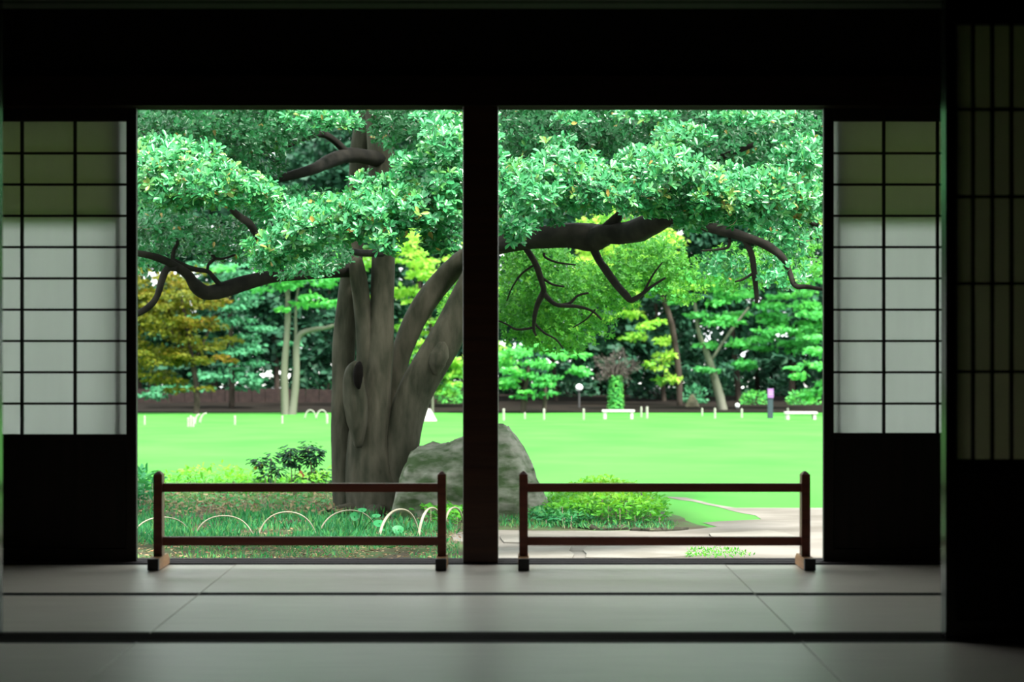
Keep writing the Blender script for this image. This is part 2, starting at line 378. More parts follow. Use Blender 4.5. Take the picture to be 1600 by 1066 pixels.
# inner doors, pushed open: two leaves on their tracks either side
Y3 = 5.472
rows3 = [zat(y, Y3) for y in (170, 307, 443, 581)]
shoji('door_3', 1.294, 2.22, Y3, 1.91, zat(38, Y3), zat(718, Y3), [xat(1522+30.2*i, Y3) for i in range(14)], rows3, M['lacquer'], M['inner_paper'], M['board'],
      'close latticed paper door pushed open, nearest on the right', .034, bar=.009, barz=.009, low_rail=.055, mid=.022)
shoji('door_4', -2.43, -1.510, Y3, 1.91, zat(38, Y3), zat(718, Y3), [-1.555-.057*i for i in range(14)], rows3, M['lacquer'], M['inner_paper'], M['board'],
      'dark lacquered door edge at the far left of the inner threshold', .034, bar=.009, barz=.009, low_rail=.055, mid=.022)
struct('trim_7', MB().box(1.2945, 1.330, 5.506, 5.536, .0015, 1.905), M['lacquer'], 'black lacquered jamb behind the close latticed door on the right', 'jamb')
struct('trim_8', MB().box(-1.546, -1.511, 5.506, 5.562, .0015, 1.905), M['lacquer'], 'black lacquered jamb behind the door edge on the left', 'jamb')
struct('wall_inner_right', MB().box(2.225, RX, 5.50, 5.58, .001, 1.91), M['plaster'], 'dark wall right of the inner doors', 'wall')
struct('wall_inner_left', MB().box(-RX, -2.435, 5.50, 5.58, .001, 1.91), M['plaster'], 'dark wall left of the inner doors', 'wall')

# ------------------------------------------------------------------ the two low barrier stands
def stand(xa, xb, label):
    r = empty('barrier_stand', ((xa+xb)/2, 7.29, .0015)); tag(r, label, 'barrier')
    for x, s in ((xa, 1), (xb, -1)):
        hw = .017
        mb = MB(); z0, z1, z2 = .047, .366, .379
        b = len(mb.v); y0, y1 = 7.268, 7.322
        mb.v += [(x-hw, y0, z0), (x+hw, y0, z0), (x+hw, y1, z0), (x-hw, y1, z0), (x-hw, y0, z1), (x+hw, y0, z1), (x+hw, y1, z1), (x-hw, y1, z1),
                 (x-.004, y0+.016, z2), (x+.004, y0+.016, z2), (x+.004, y1-.016, z2), (x-.004, y1-.016, z2)]
        mb.f += [(0,3,2,1), (0,1,5,4), (1,2,6,5), (2,3,7,6), (3,0,4,7), (4,5,9,8), (5,6,10,9), (6,7,11,10), (7,4,8,11), (8,9,10,11)]
        mb.build('post', M['rail_wood'], r, bevel=.0012)
        fx0, fx1 = x-.021, x+.021; z = .0016
        # foot: a block with sloped shoulders; lit sides and shaded front end put into the colours
        fo = MB()
        pr = [(7.19, z), (7.41, z), (7.41, .030), (7.375, .047), (7.19, .047)]
        k = len(pr)
        fo.v += [(fx0, a, b_) for a, b_ in pr]+[(fx1, a, b_) for a, b_ in pr]
        fo.f += [tuple(reversed(range(k))), tuple(range(k, 2*k))]+[(i, (i+1) % k, k+(i+1) % k, k+i) for i in range(k)]
        f = fo.build('foot', M['foot_wood'], r, bevel=.0015)
        MB().box(fx0-.0005, fx1+.0005, 7.168, 7.192, z, .0475).build('foot_front_shade', M['foot_shade'], f, bevel=.002)
    for za, zb in ((.297, .331), (.087, .121)):
        MB().box(xa+.0165, xb-.0165, 7.283, 7.308, za, zb).build('rail', M['rail_wood'], r, bevel=.0015)
    return r
stand(-1.3675, -.2552, 'low red-brown wooden barrier stand in the opening left of the pillar')
stand(.0654, 1.1715, 'low red-brown wooden barrier stand in the opening right of the pillar')

# ------------------------------------------------------------------ garden ground
def strip_ground(name, ys, xw, m, label, cat, dz=0.0, curve=None):
    mb = MB()
    for Y in ys:
        for i in range(9): mb.v.append((xw(Y)*(i/4-1), Y, gz(Y)+dz))
    for k in range(len(ys)-1):
        for i in range(8): mb.f.append((k*9+i, k*9+i+1, (k+1)*9+i+1, (k+1)*9+i))
    return tag(mb.build(name, m), label, cat, kind='structure')
strip_ground('ground', [7.0, 8, 9, 20, 40, 60, 80, 81.5], lambda Y: 6+Y*.6, M['lawn'], 'bright sunlit mown lawn running to the far trees', 'lawn')
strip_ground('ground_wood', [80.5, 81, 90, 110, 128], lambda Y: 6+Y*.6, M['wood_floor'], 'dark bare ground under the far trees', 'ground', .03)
strip_ground('ground_far', [127, 140, 200, 420], lambda Y: 6+Y*.6, M['far_sand'], 'pale open ground glimpsed beyond the far trees', 'ground', .02)

def patch(name, px, m, label, cat, dz, thick=0):
    """flat piece of ground outlined by pixels, following the fall of the garden"""
    pts = [gp(a, b) for a, b in px]
    line = []
    for i, p in enumerate(pts):                      # subdivide and roughen the outline
        q = pts[(i+1) % len(pts)]
        n = max(1, int((q-p).length/.25))
        for k in range(min(n, 40)):
            t = k/min(n, 40); s = p.lerp(q, t)
            j = noise.noise_vector(s*3.1)*.06+noise.noise_vector(s*9)*.025
            line.append(Vector((s.x+j.x, s.y+j.y, 0)))
    bm = bmesh.new()
    vs = [bm.verts.new((p.x, p.y, gz(p.y)+dz)) for p in line]
    f = bm.faces.new(vs)
    if f.normal.z < 0: f.normal_flip()
    if thick:
        r = bmesh.ops.extrude_face_region(bm, geom=[f])
        for v in r['geom']:
            if isinstance(v, bmesh.types.BMVert): v.co.z -= thick
    bmesh.ops.triangulate(bm, faces=bm.faces[:])
    if thick: bmesh.ops.recalc_face_normals(bm, faces=bm.faces[:])
    me = bpy.data.meshes.new(name); bm.to_mesh(me); bm.free(); me.materials.append(m)
    return tag(link(name, me), label, cat, kind='structure')
patch('garden_bed', [(-500, 1050), (-250, 752), (100, 752), (330, 753), (520, 760), (700, 775), (860, 788), (1045, 800), (1080, 817), (1105, 824), (1050, 832), (900, 836), (800, 842), (800, 1050)],
      M['soil'], 'shaded leaf-strewn bed of soil and thin grass under the big tree', 'garden bed', .0015)
patch('path', [(775, 1050), (772, 880), (745, 850), (705, 846), (700, 836), (722, 832), (782, 829), (840, 830), (1040, 830), (1075, 828), (1118, 824), (1100, 818), (1130, 815), (1192, 812), (1180, 806), (1140, 798), (1080, 784), (1036, 776), (1075, 778), (1110, 787), (1150, 794), (1285, 794), (1700, 796), (1900, 1050)],
      M['path'], 'pale trodden sand path outside the right opening', 'path', .003)
# flat stones let into the path
stones = [([(782, 839), (835, 836), (900, 839), (905, 848), (840, 851), (784, 850)], 'flat stepping stone beside the foot of the pillar'),
          ([(915, 857), (1000, 854), (1085, 859), (1092, 871), (1000, 876), (912, 874)], 'long pale flat stone right outside the threshold'),
          ([(770, 859), (890, 857), (892, 876), (768, 876)], 'pale flat stone at the threshold beside the pillar'),
          ([(1110, 836), (1200, 832), (1245, 840), (1230, 852), (1120, 854)], 'pale flat stone in the sand on the right of the path')]
for px, lab in stones:
    o = patch('flat_stone', px, M['stone'], lab, 'stone', .014, .08)
    o['kind'] = 'thing'

# ------------------------------------------------------------------ boulders
def boulder(name, prof, Y, depth, m, label, seed, amp=.06, lean=0):
    """a rock whose crest follows the profile; the section is a rounded hump in depth"""
    pts = [P(a, b, Y) for a, b in prof]
    x0, x1 = pts[0].x, pts[-1].x; base = gz(Y)-.12
    nx, nd = 110, 64; mb = MB()
    xs = [p.x for p in pts]; zs = [p.z for p in pts]
    for j in range(nd+1):
        a = math.pi*j/nd; c, s = math.cos(a), math.sin(a)
        for i in range(nx+1):
            x = x0+(x1-x0)*i/nx; h = float(np.interp(x, xs, zs))-base
            h = max(h, .01); ends = (1-abs(2*i/nx-1)**3.0)**.5
            sy = math.copysign(abs(c)**.7, c); sz = abs(s)**.55
            p = Vector((x, Y-sy*depth*(.35+.65*ends)+lean*(h*sz), base+h*sz))
            q = p*1.7+Vector((seed, 0, 0))
            qq = Vector((q.x*1.7+q.z*.9, q.y*1.7, q.z*3.2)); d = noise.fractal(q, .8, 2.1, 6)*amp-abs(noise.noise(qq))*amp*1.5+amp*.4-abs(noise.noise(qq*3.1))*amp*.5
            nrm = Vector((0, -sy, sz)).normalized()
            mb.v.append(tuple(p+nrm*(d-.5*amp)))
    w = nx+1
    for j in range(nd):
        for i in range(nx): mb.f.append((j*w+i, j*w+i+1, (j+1)*w+i+1, (j+1)*w+i))
    return tag(mb.build(name, m, None, smooth=True), label, 'rock')
boulder('boulder', [(612, 805), (626, 735), (640, 700), (652, 694), (675, 692), (697, 691), (712, 681), (735, 674), (760, 661), (778, 657), (792, 664), (815, 692), (835, 733), (850, 767), (858, 782), (864, 806)],
        16.4, .55, M['rock'], 'big mossy grey-green boulder behind the pillar beside the tree trunk', 3.3, .075)
boulder('boulder', [(945, 806), (960, 780), (982, 767), (1004, 767), (1024, 778), (1040, 795), (1050, 812)], 16.6, .30, M['rock_grey'],
        'small sloping grey rock behind the leafy clump right of the pillar', 9.1, .03)
boulder('boulder', [(1068, 650), (1072, 632), (1078, 618), (1083, 615), (1090, 628), (1096, 645), (1098, 652)], 88, .5, M['rock_tan'],
        'tan upright rock among the far trees right of the left white bench', 5.0, .06)

# ------------------------------------------------------------------ the big evergreen tree
TY = 16.9
tree = empty('evergreen_tree', gp(590, 797)); tag(tree, 'huge multi-stemmed evergreen tree spreading its canopy across both openings', 'tree')
mb = MB(); limb(mb, [(592, 806, 118, TY), (590, 785, 96, TY), (582, 750, 84, TY), (577, 700, 70, TY), (581, 650, 60, TY), (585, 610, 53, TY), (592, 540, 44, TY), (597, 470, 37, TY), (599, 400, 36, TY), (600, 330, 36, TY), (596, 250, 42, TY), (592, 170, 44, TY), (588, 90, 40, TY), (580, 0, 30, TY)], 28, .075, 1)
mb.build('trunk', M['bark'], tree, smooth=True)
def stem(name, pts, seed, m='bark', n=20, rough=.075):
    mb = MB(); limb(mb, pts, n, rough, seed); return mb.build(name, M[m], tree, smooth=True)
stem('stem', [(552, 800, 60, TY+.1), (542, 760, 46, TY+.1), (536, 700, 36, TY+.1), (533, 650, 30, TY+.12), (536, 600, 34, TY+.15), (538, 540, 36, TY+.2), (544, 470, 34, TY+.2), (551, 410, 30, TY+.2), (556, 350, 28, TY+.3), (560, 290, 30, TY+.3), (566, 230, 36, TY+.2), (574, 180, 34, TY+.2)], 5)
stem('stem', [(558, 640, 22, TY-.05), (566, 590, 24, TY-.05), (570, 540, 26, TY-.05), (566, 480, 27, TY-.05), (560, 435, 28, TY-.08), (556, 408, 22, TY-.1), (555, 404, 8, TY-.1)], 8)
stem('stem', [(612, 800, 40, TY+.25), (612, 740, 30, TY+.3), (613, 650, 28, TY+.3), (622, 570, 30, TY+.3), (640, 520, 34, TY+.3), (662, 478, 36, TY+.3), (690, 440, 36, TY+.3), (722, 408, 34, TY+.2), (760, 388, 32, TY+.1), (800, 378, 32, TY-.1)], 11)
stem('stem', [(634, 802, 66, TY-.02), (628, 760, 56, TY-.02), (626, 710, 56, TY), (634, 660, 55, TY), (648, 615, 56, TY), (672, 570, 56, TY), (695, 530, 54, TY), (720, 480, 48, TY), (748, 420, 44, TY), (772, 340, 42, TY), (795, 260, 40, TY), (820, 180, 36, TY), (850, 90, 30, TY)], 14)
# stub, its hole's shade as a near-black lump, and a pruning scar
mb = MB(); limb(mb, [(560, 700, 10, TY-.25), (559, 660, 30, TY-.25), (556, 625, 36, TY-.26), (553, 595, 32, TY-.27), (553, 578, 26, TY-.26), (556, 568, 14, TY-.22)], 16, .22, 21); mb.build('stub', M['bark'], tree, smooth=True)
mb = MB(); limb(mb, [(561, 608, 3, TY-.38), (559, 599, 12, TY-.395), (559, 586, 17, TY-.395), (560, 575, 15, TY-.38), (562, 566, 4, TY-.33)], 10, .15, 22); mb.build('hole_shade', M['bark_hole_shade'], tree, smooth=True)  # solid dark lump, shade of the hole put into its colour
mb = MB(); limb(mb, [(682, 586, 6, TY-.15), (684, 570, 24, TY-.16), (688, 556, 27, TY-.16), (692, 540, 16, TY-.14), (694, 534, 4, TY-.13)], 12, .3, 23); mb.build('pruning_scar', M['bark'], tree, smooth=True)
# roots
for pts in ([(612, 800, 30, TY-.1), (640, 800, 22, TY-.4), (665, 805, 12, TY-.6), (700, 812, 7, TY-.8)], [(556, 798, 30, TY-.1), (530, 798, 18, TY-.2), (505, 800, 8, TY-.3)],
            [(590, 802, 40, TY-.2), (585, 812, 20, TY-.6), (575, 822, 8, TY-.9)]):
    mb = MB(); limb(mb, pts, 10, .25, pts[0][0]); mb.build('root', M['bark'], tree, smooth=True)
# limbs and boughs
BR = [
 [(785, 382, 26, TY-.2), (815, 375, 30, TY-.5), (850, 370, 36, TY-.8), (890, 367, 40, TY-1), (918, 370, 46, TY-1.1), (936, 370, 42, TY-1.2), (950, 364, 33, TY-1.35), (975, 364, 34, TY-1.45), (1000, 358, 40, TY-1.6), (1022, 349, 36, TY-1.8), (1046, 341, 26, TY-2), (1080, 346, 20, TY-2.2), (1115, 357, 17, TY-2.4), (1160, 369, 17, TY-2.6), (1195, 382, 15, TY-2.7), (1222, 402, 12, TY-2.8), (1234, 425, 9, TY-2.8), (1242, 446, 9, TY-2.9), (1262, 448, 7, TY-2.9), (1285, 452, 5, TY-3), (1330, 460, 4, TY-3)],
 [(946, 366, 34, TY-1.3), (958, 348, 20, TY-1.35), (970, 332, 12, TY-1.4), (990, 300, 8, TY-1.5)],
 [(1040, 350, 22, TY-2), (1060, 320, 16, TY-2), (1085, 280, 14, TY-2.1), (1120, 250, 11, TY-2.2), (1180, 225, 8, TY-2.3)],
 [(1160, 369, 10, TY-2.6), (1174, 395, 10, TY-2.6), (1179, 430, 9, TY-2.6), (1182, 460, 7, TY-2.6), (1182, 474, 4, TY-2.6)],
 [(1180, 425, 5, TY-2.6), (1160, 437, 4, TY-2.6), (1148, 440, 2.5, TY-2.6)],
 [(1140, 372, 5, TY-2.5), (1138, 386, 5, TY-2.5), (1120, 390, 4, TY-2.5), (1095, 392, 3, TY-2.5)],
 [(1300, 345, 10, TY-2), (1280, 352, 10, TY-2), (1262, 345, 7, TY-2), (1245, 335, 4, TY-2)],
 [(1310, 250, 9, TY-1.6), (1285, 262, 8, TY-1.6), (1262, 268, 7, TY-1.6), (1235, 272, 4, TY-1.6)],
 [(600, 250, 30, TY), (575, 246, 24, TY-.2), (545, 243, 24, TY-.4), (515, 252, 22, TY-.7), (490, 264, 18, TY-1), (462, 272, 16, TY-1.2), (430, 280, 12, TY-1.4), (390, 290, 9, TY-1.6)],
 [(545, 243, 12, TY-.4), (525, 222, 11, TY-.5), (505, 210, 11, TY-.6), (482, 214, 9, TY-.8), (450, 228, 7, TY-1), (410, 240, 5, TY-1)],
 [(548, 420, 26, TY+.1), (510, 424, 22, TY-.2), (470, 428, 20, TY-.5), (425, 432, 20, TY-.8), (385, 441, 24, TY-1), (352, 452, 24, TY-1.1), (325, 458, 23, TY-1.2), (305, 446, 20, TY-1.3), (292, 428, 14, TY-1.4), (272, 414, 12, TY-1.5), (245, 402, 11, TY-1.6), (215, 395, 10, TY-1.7), (160, 385, 8, TY-1.7)],
 [(278, 418, 12, TY-1.5), (262, 420, 12, TY-1.5), (253, 440, 12, TY-1.5), (245, 465, 11, TY-1.5), (230, 482, 10, TY-1.5), (205, 495, 9, TY-1.5), (170, 510, 8, TY-1.5)],
 [(345, 447, 9, TY-1.15), (333, 433, 8, TY-1.2), (324, 424, 7, TY-1.2), (300, 420, 9, TY-1.3), (276, 410, 9, TY-1.4), (270, 405, 8, TY-1.4), (272, 390, 6, TY-1.4), (277, 378, 5, TY-1.4), (262, 362, 5, TY-1.4), (247, 352, 4, TY-1.4)],
 [(324, 424, 5, TY-1.2), (326, 413, 5, TY-1.2), (335, 404, 6, TY-1.2), (328, 395, 5, TY-1.2), (326, 390, 4, TY-1.2)],
 [(334, 404, 5, TY-1.2), (350, 404, 4, TY-1.2), (368, 398, 3, TY-1.2)],
 [(404, 374, 10, TY-2.5), (390, 350, 14, TY-2.6), (374, 338, 13, TY-2.6), (361, 325, 9, TY-2.7), (356, 310, 6, TY-2.7)],
 [(366, 322, 5, TY-2.7), (378, 314, 5, TY-2.7), (382, 303, 4, TY-2.7)],
 [(350, 150, 8, TY-1.2), (340, 182, 7, TY-1.2), (330, 200, 7, TY-1.2), (327, 225, 4, TY-1.2)],
 [(345, 172, 7, TY-1.2), (328, 190, 6, TY-1.2), (305, 199, 4, TY-1.2)],
 [(822, 388, 11, TY-.5), (836, 410, 11, TY-.5), (845, 435, 11, TY-.4), (849, 455, 9, TY-.4), (840, 475, 8, TY-.3), (835, 495, 7, TY-.3), (834, 515, 5, TY-.2), (838, 525, 3, TY-.2)],
 [(848, 455, 8, TY-.4), (858, 468, 8, TY-.4), (872, 477, 7, TY-.5), (900, 479, 6, TY-.6), (925, 486, 4, TY-.6), (940, 500, 2.5, TY-.6)],
 [(872, 477, 5, TY-.5), (890, 474, 5, TY-.5), (903, 462, 4, TY-.5), (920, 458, 3, TY-.5)],
 [(845, 432, 5, TY-.4), (862, 444, 4, TY-.4), (882, 448, 3, TY-.4)],
 [(834, 512, 4, TY-.2), (808, 515, 4, TY-.2), (790, 506, 3, TY-.2), (775, 500, 2.5, TY-.2)],
 [(838, 412, 4, TY-.4), (815, 428, 3.5, TY-.2), (800, 450, 2.5, TY-.1), (792, 470, 2, TY)],
 [(835, 505, 4, TY-.2), (850, 520, 3.5, TY-.2), (868, 530, 3, TY-.2), (880, 545, 2, TY-.2)],
 [(930, 484, 3, TY-.6), (915, 500, 2.5, TY-.5), (895, 512, 2, TY-.5)],
 [(1005, 458, 4, TY-1.3), (1020, 430, 3, TY-1.3), (1035, 410, 2, TY-1.3)],
 [(850, 395, 5, TY-.6), (852, 402, 4, TY-.6), (870, 410, 3.5, TY-.6), (900, 414, 2.5, TY-.6)],
 [(925, 382, 14, TY-1.1), (935, 405, 12, TY-1.1), (945, 420, 12, TY-1.2), (962, 444, 12, TY-1.2), (978, 462, 12, TY-1.3), (986, 469, 9, TY-1.3), (1000, 462, 7, TY-1.3), (1018, 448, 5, TY-1.3), (1040, 434, 3, TY-1.3)],
 [(800, 270, 22, TY-.2), (840, 240, 18, TY-.5), (890, 225, 15, TY-.8), (950, 220, 12, TY-1), (1020, 225, 9, TY-1.2)],
 [(640, 200, 14, TY-.2), (680, 178, 12, TY-.6), (720, 160, 9, TY-1)], [(600, 320, 16, TY-.1), (620, 295, 16, TY-.6), (650, 262, 13, TY-1), (690, 240, 9, TY-1.4), (730, 232, 6, TY-1.6)],
 [(598, 395, 12, TY-.2), (560, 395, 10, TY-.8), (510, 385, 8, TY-1.6), (450, 372, 6, TY-2.4), (400, 365, 4, TY-3)],
 [(600, 330, 14, TY-.3), (640, 345, 9, TY-1.6), (690, 360, 6, TY-2.6), (720, 372, 4, TY-3.2)],
]
for i, b in enumerate(BR):
    thick = max(p[2] for p in b)
    mb = MB(); limb(mb, b, 12 if thick > 15 else 8, .2 if thick > 9 else .1, i*3.7, 4); mb.build('branch', M['bark_dark'], tree, smooth=True)

# foliage: rosettes of leaves at the twig ends, in boughs  (px, py, rx, ry, Y, depth, rosettes, tint)
BOUGH = [
 # front boughs, sunlight painted in as a lighter tint
 (260, 285, 90, 50, 12.2, .5, 330, .50), (330, 290, 70, 40, 12.0, .5, 210, .50), (245, 245, 60, 30, 12.6, .4, 130, .50), (390, 300, 50, 24, 12.2, .4, 90, .46), (440, 325, 50, 18, 12.2, .4, 70, .44), (300, 235, 50, 14, 12.6, .3, 50, .46),
 (440, 385, 60, 24, 11.8, .4, 120, .46), (500, 355, 75, 34, 11.6, .5, 190, .46), (580, 340, 70, 34, 11.4, .4, 170, .45), (650, 325, 75, 32, 11.4, .4, 190, .45), (700, 290, 40, 40, 11.4, .4, 100, .46), (425, 408, 40, 14, 12.0, .3, 40, .38),
 (690, 225, 45, 36, 11.4, .4, 110, .46), (600, 290, 60, 22, 11.9, .4, 70, .44), (650, 255, 40, 20, 11.8, .3, 50, .44), (605, 378, 28, 22, 11.2, .25, 34, .45), (695, 375, 34, 24, 11.6, .3, 50, .42), (500, 186, 70, 16, 12.8, .4, 80, .44), (680, 182, 50, 14, 12.0, .3, 34, .44), (520, 320, 40, 20, 12.2, .3, 40, .42),
 (815, 295, 65, 42, 11.2, .5, 180, .45), (802, 352, 30, 30, 11.1, .3, 60, .45), (880, 262, 70, 30, 11.6, .4, 130, .45), (950, 295, 80, 34, 11.4, .5, 190, .45), (1030, 262, 75, 34, 11.6, .5, 180, .47), (1020, 312, 60, 22, 11.8, .4, 90, .44), (900, 308, 60, 20, 11.6, .4, 70, .44),
 (1120, 295, 85, 38, 11.8, .5, 230, .46), (1205, 300, 80, 42, 12.0, .5, 220, .47), (1170, 335, 70, 20, 12.0, .4, 90, .44), (1090, 325, 50, 20, 11.8, .3, 60, .43), (1255, 240, 50, 30, 12.2, .4, 90, .46), (1065, 215, 50, 22, 12.4, .4, 70, .44), (1270, 310, 40, 40, 12.2, .4, 80, .45),
 (1190, 185, 80, 12, 12.6, .4, 60, .44), (905, 186, 40, 10, 12.6, .3, 20, .40), (1000, 180, 60, 10, 12.6, .3, 34, .42), (870, 225, 30, 10, 12.2, .2, 12, .42),
 (1078, 346, 26, 20, 12.0, .3, 46, .42), (1010, 330, 40, 10, 12.0, .3, 24, .42),
 # mass behind, its shade painted in as a darker tint
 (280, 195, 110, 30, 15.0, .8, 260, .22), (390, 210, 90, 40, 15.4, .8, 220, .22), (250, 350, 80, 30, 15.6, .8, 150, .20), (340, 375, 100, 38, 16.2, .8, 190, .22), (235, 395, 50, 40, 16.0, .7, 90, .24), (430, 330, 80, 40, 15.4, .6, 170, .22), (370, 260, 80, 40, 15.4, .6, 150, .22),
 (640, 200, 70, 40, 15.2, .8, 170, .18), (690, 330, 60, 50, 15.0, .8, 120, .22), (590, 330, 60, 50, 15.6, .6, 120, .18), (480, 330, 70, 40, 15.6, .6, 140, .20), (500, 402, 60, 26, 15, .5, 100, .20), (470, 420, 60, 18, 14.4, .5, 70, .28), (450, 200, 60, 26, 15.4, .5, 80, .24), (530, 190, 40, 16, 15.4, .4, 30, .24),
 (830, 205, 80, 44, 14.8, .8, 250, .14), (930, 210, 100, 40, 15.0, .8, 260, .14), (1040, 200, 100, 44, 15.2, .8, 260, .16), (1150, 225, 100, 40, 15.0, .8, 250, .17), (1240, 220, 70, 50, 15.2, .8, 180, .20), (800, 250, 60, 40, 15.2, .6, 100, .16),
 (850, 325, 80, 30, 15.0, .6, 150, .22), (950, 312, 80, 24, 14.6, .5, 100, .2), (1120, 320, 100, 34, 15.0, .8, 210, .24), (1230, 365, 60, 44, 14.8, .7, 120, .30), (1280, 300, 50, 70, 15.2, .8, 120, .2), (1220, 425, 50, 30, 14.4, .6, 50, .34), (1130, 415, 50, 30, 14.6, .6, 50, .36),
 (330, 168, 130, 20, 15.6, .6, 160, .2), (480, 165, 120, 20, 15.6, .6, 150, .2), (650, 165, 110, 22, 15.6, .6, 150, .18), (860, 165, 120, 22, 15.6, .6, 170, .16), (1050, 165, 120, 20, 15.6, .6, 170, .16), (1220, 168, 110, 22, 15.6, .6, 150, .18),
 # beyond the picture's top and sides, and the high crown that shades the trunk
 (500, 80, 330, 70, 13.8, 1.4, 700, .4), (1050, 80, 330, 70, 13.8, 1.4, 700, .4), (110, 300, 80, 110, 13.5, 1.0, 260, .45), (1400, 280, 80, 90, 13.8, 1.0, 200, .45), (750, 250, 40, 90, 13.0, .8, 170, .4), (300, 130, 160, 22, 13.8, .8, 160, .4),
 (300, -170, 330, 110, 13.6, .9, 620, .4), (820, -190, 330, 110, 13.8, .9, 700, .4), (1200, -170, 300, 100, 13.8, .9, 520, .4),
 (300, -60, 330, 110, 15.5, 1.6, 900, .4), (800, -80, 380, 120, 16, 1.8, 1200, .4), (1250, -40, 300, 100, 15.5, 1.5, 800, .4), (550, -260, 420, 130, 17.5, 2.4, 1100, .4), (1000, -260, 420, 130, 17.5, 2.4, 1100, .4),
]
def rosettes(spec, per=7, size=1.0):
    pos, axs, tin = [], [], []
    for px, py, rx, ry, Y, dY, n, t in spec:
        n = int(n*1.5)
        d = rdir(n); r = RNG.random(n)**.45
        c = Pn(px+d[:, 0]*r*rx, py-d[:, 2]*r*ry, Y+d[:, 1]*r*dY)
        # small sprays: pull rosettes towards random twig spines
        a = unit(d*np.array([.8, .6, .4])+np.array([.1, -.5, .8])+RNG.normal(size=(n, 3))*.32)
        pos.append(c); axs.append(a); tin.append(np.full(n, t)+RNG.normal(size=n)*.15)
    c = np.concatenate(pos); a = np.concatenate(axs); t = np.concatenate(tin); n = len(c)
    ref = unit(np.cross(a, rdir(n))); oth = np.cross(a, ref)
    L, A, N, S, T = [], [], [], [], []
    for k in range(per):
        keep = RNG.random(n) < (.95 if k < 5 else .7)
        ang = 2*math.pi*(k/per)+RNG.normal(size=n)*.3; el = RNG.uniform(.15, 1.0, n)
        rad = ref*np.cos(ang)[:, None]+oth*np.sin(ang)[:, None]
        ax = unit(rad*np.cos(el)[:, None]+a*np.sin(el)[:, None]); nr = unit(a*np.cos(el)[:, None]-rad*np.sin(el)[:, None]+RNG.normal(size=(n, 3))*.12)
        ln = RNG.uniform(.040, .064, n)*size
        for lst, arr in ((L, c+a*RNG.uniform(-.02, .012, n)[:, None]), (A, ax), (N, nr), (S, ln), (T, t+RNG.normal(size=n)*.07)): lst.append(arr[keep])
    L, A, N, S, T = (np.concatenate(q) for q in (L, A, N, S, T))
    odd = RNG.random(len(T)) < .006; T[odd] = 1.0
    return c, a, L, A, N, S, T
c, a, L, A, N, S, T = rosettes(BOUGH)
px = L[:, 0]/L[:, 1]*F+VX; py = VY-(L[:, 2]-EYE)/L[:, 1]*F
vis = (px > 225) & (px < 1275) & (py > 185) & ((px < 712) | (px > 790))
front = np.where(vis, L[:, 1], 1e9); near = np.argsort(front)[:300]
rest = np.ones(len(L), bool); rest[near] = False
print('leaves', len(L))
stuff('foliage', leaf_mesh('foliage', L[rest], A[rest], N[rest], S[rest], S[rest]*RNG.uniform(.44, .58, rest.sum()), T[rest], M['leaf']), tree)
leaf_me = [leaf_mesh('leaf', np.zeros((1, 3)), np.array([[1., 0, 0]]), np.array([[0, 0, 1.]]), np.ones(1), np.array([.5]), np.array([.34+.05*i]), M['leaf']) for i in range(6)]
tw = Vector(tree.location)
for q, i in enumerate(near):
    ax = Vector(A[i]).normalized(); sd = Vector(N[i]).cross(ax).normalized(); nr = ax.cross(sd)
    o = bpy.data.objects.new('leaf', leaf_me[q % 6]); COL.objects.link(o); o.parent = tree
    R = Matrix((ax, sd, nr)).transposed().to_4x4()
    o.matrix_local = Matrix.Translation(Vector(L[i])-tw) @ R @ Matrix.Scale(float(S[i]), 4)
# pale twigs carrying the front rosettes
mb = MB(); idx = RNG.choice(len(c), 900, replace=False)
for i in idx:
    p = Vector(c[i]); d = Vector(a[i]); s = Vector(rdir(1)[0])
    e = p-d*.10+s*.03+Vector((0, .02, .05)); mid = p-d*.05+s*.01+Vector((0, .01, .012))
    mb.tube([e, mid, p], [.0026, .0022, .0015], 4)
mb.build('twig_spray', M['twig'], tree); tag(bpy.data.objects['twig_spray'], kind='stuff')

# hanging fine-leaved boughs on the far side of the tree, under the big limb
FAR = [(840, 430, 80, 46, 17.6, .8, 420, .45), (900, 470, 90, 50, 18.0, .8, 480, .5), (810, 490, 60, 50, 18.2, .8, 300, .4), (880, 520, 80, 34, 18.0, .7, 300, .55), (960, 440, 60, 50, 18.0, .8, 260, .5), (1020, 400, 60, 40, 18.0, .8, 240, .5),
       (960, 345, 60, 30, 18.5, .6, 150, .75), (1000, 420, 70, 40, 17.8, .7, 220, .45), (1060, 440, 50, 40, 18, .7, 160, .5), (1160, 420, 80, 40, 18.2, .8, 260, .4), (1240, 400, 60, 50, 18.2, .8, 220, .45), (840, 400, 60, 24, 17.4, .5, 160, .4), (740, 470, 60, 70, 18.2, .9, 240, .45)]
c2, a2, L2, A2, N2, S2, T2 = rosettes(FAR, 6, .85)
stuff('foliage', leaf_mesh('foliage', L2, A2, N2, S2, S2*.5, T2, M['leaf_far']), tree)

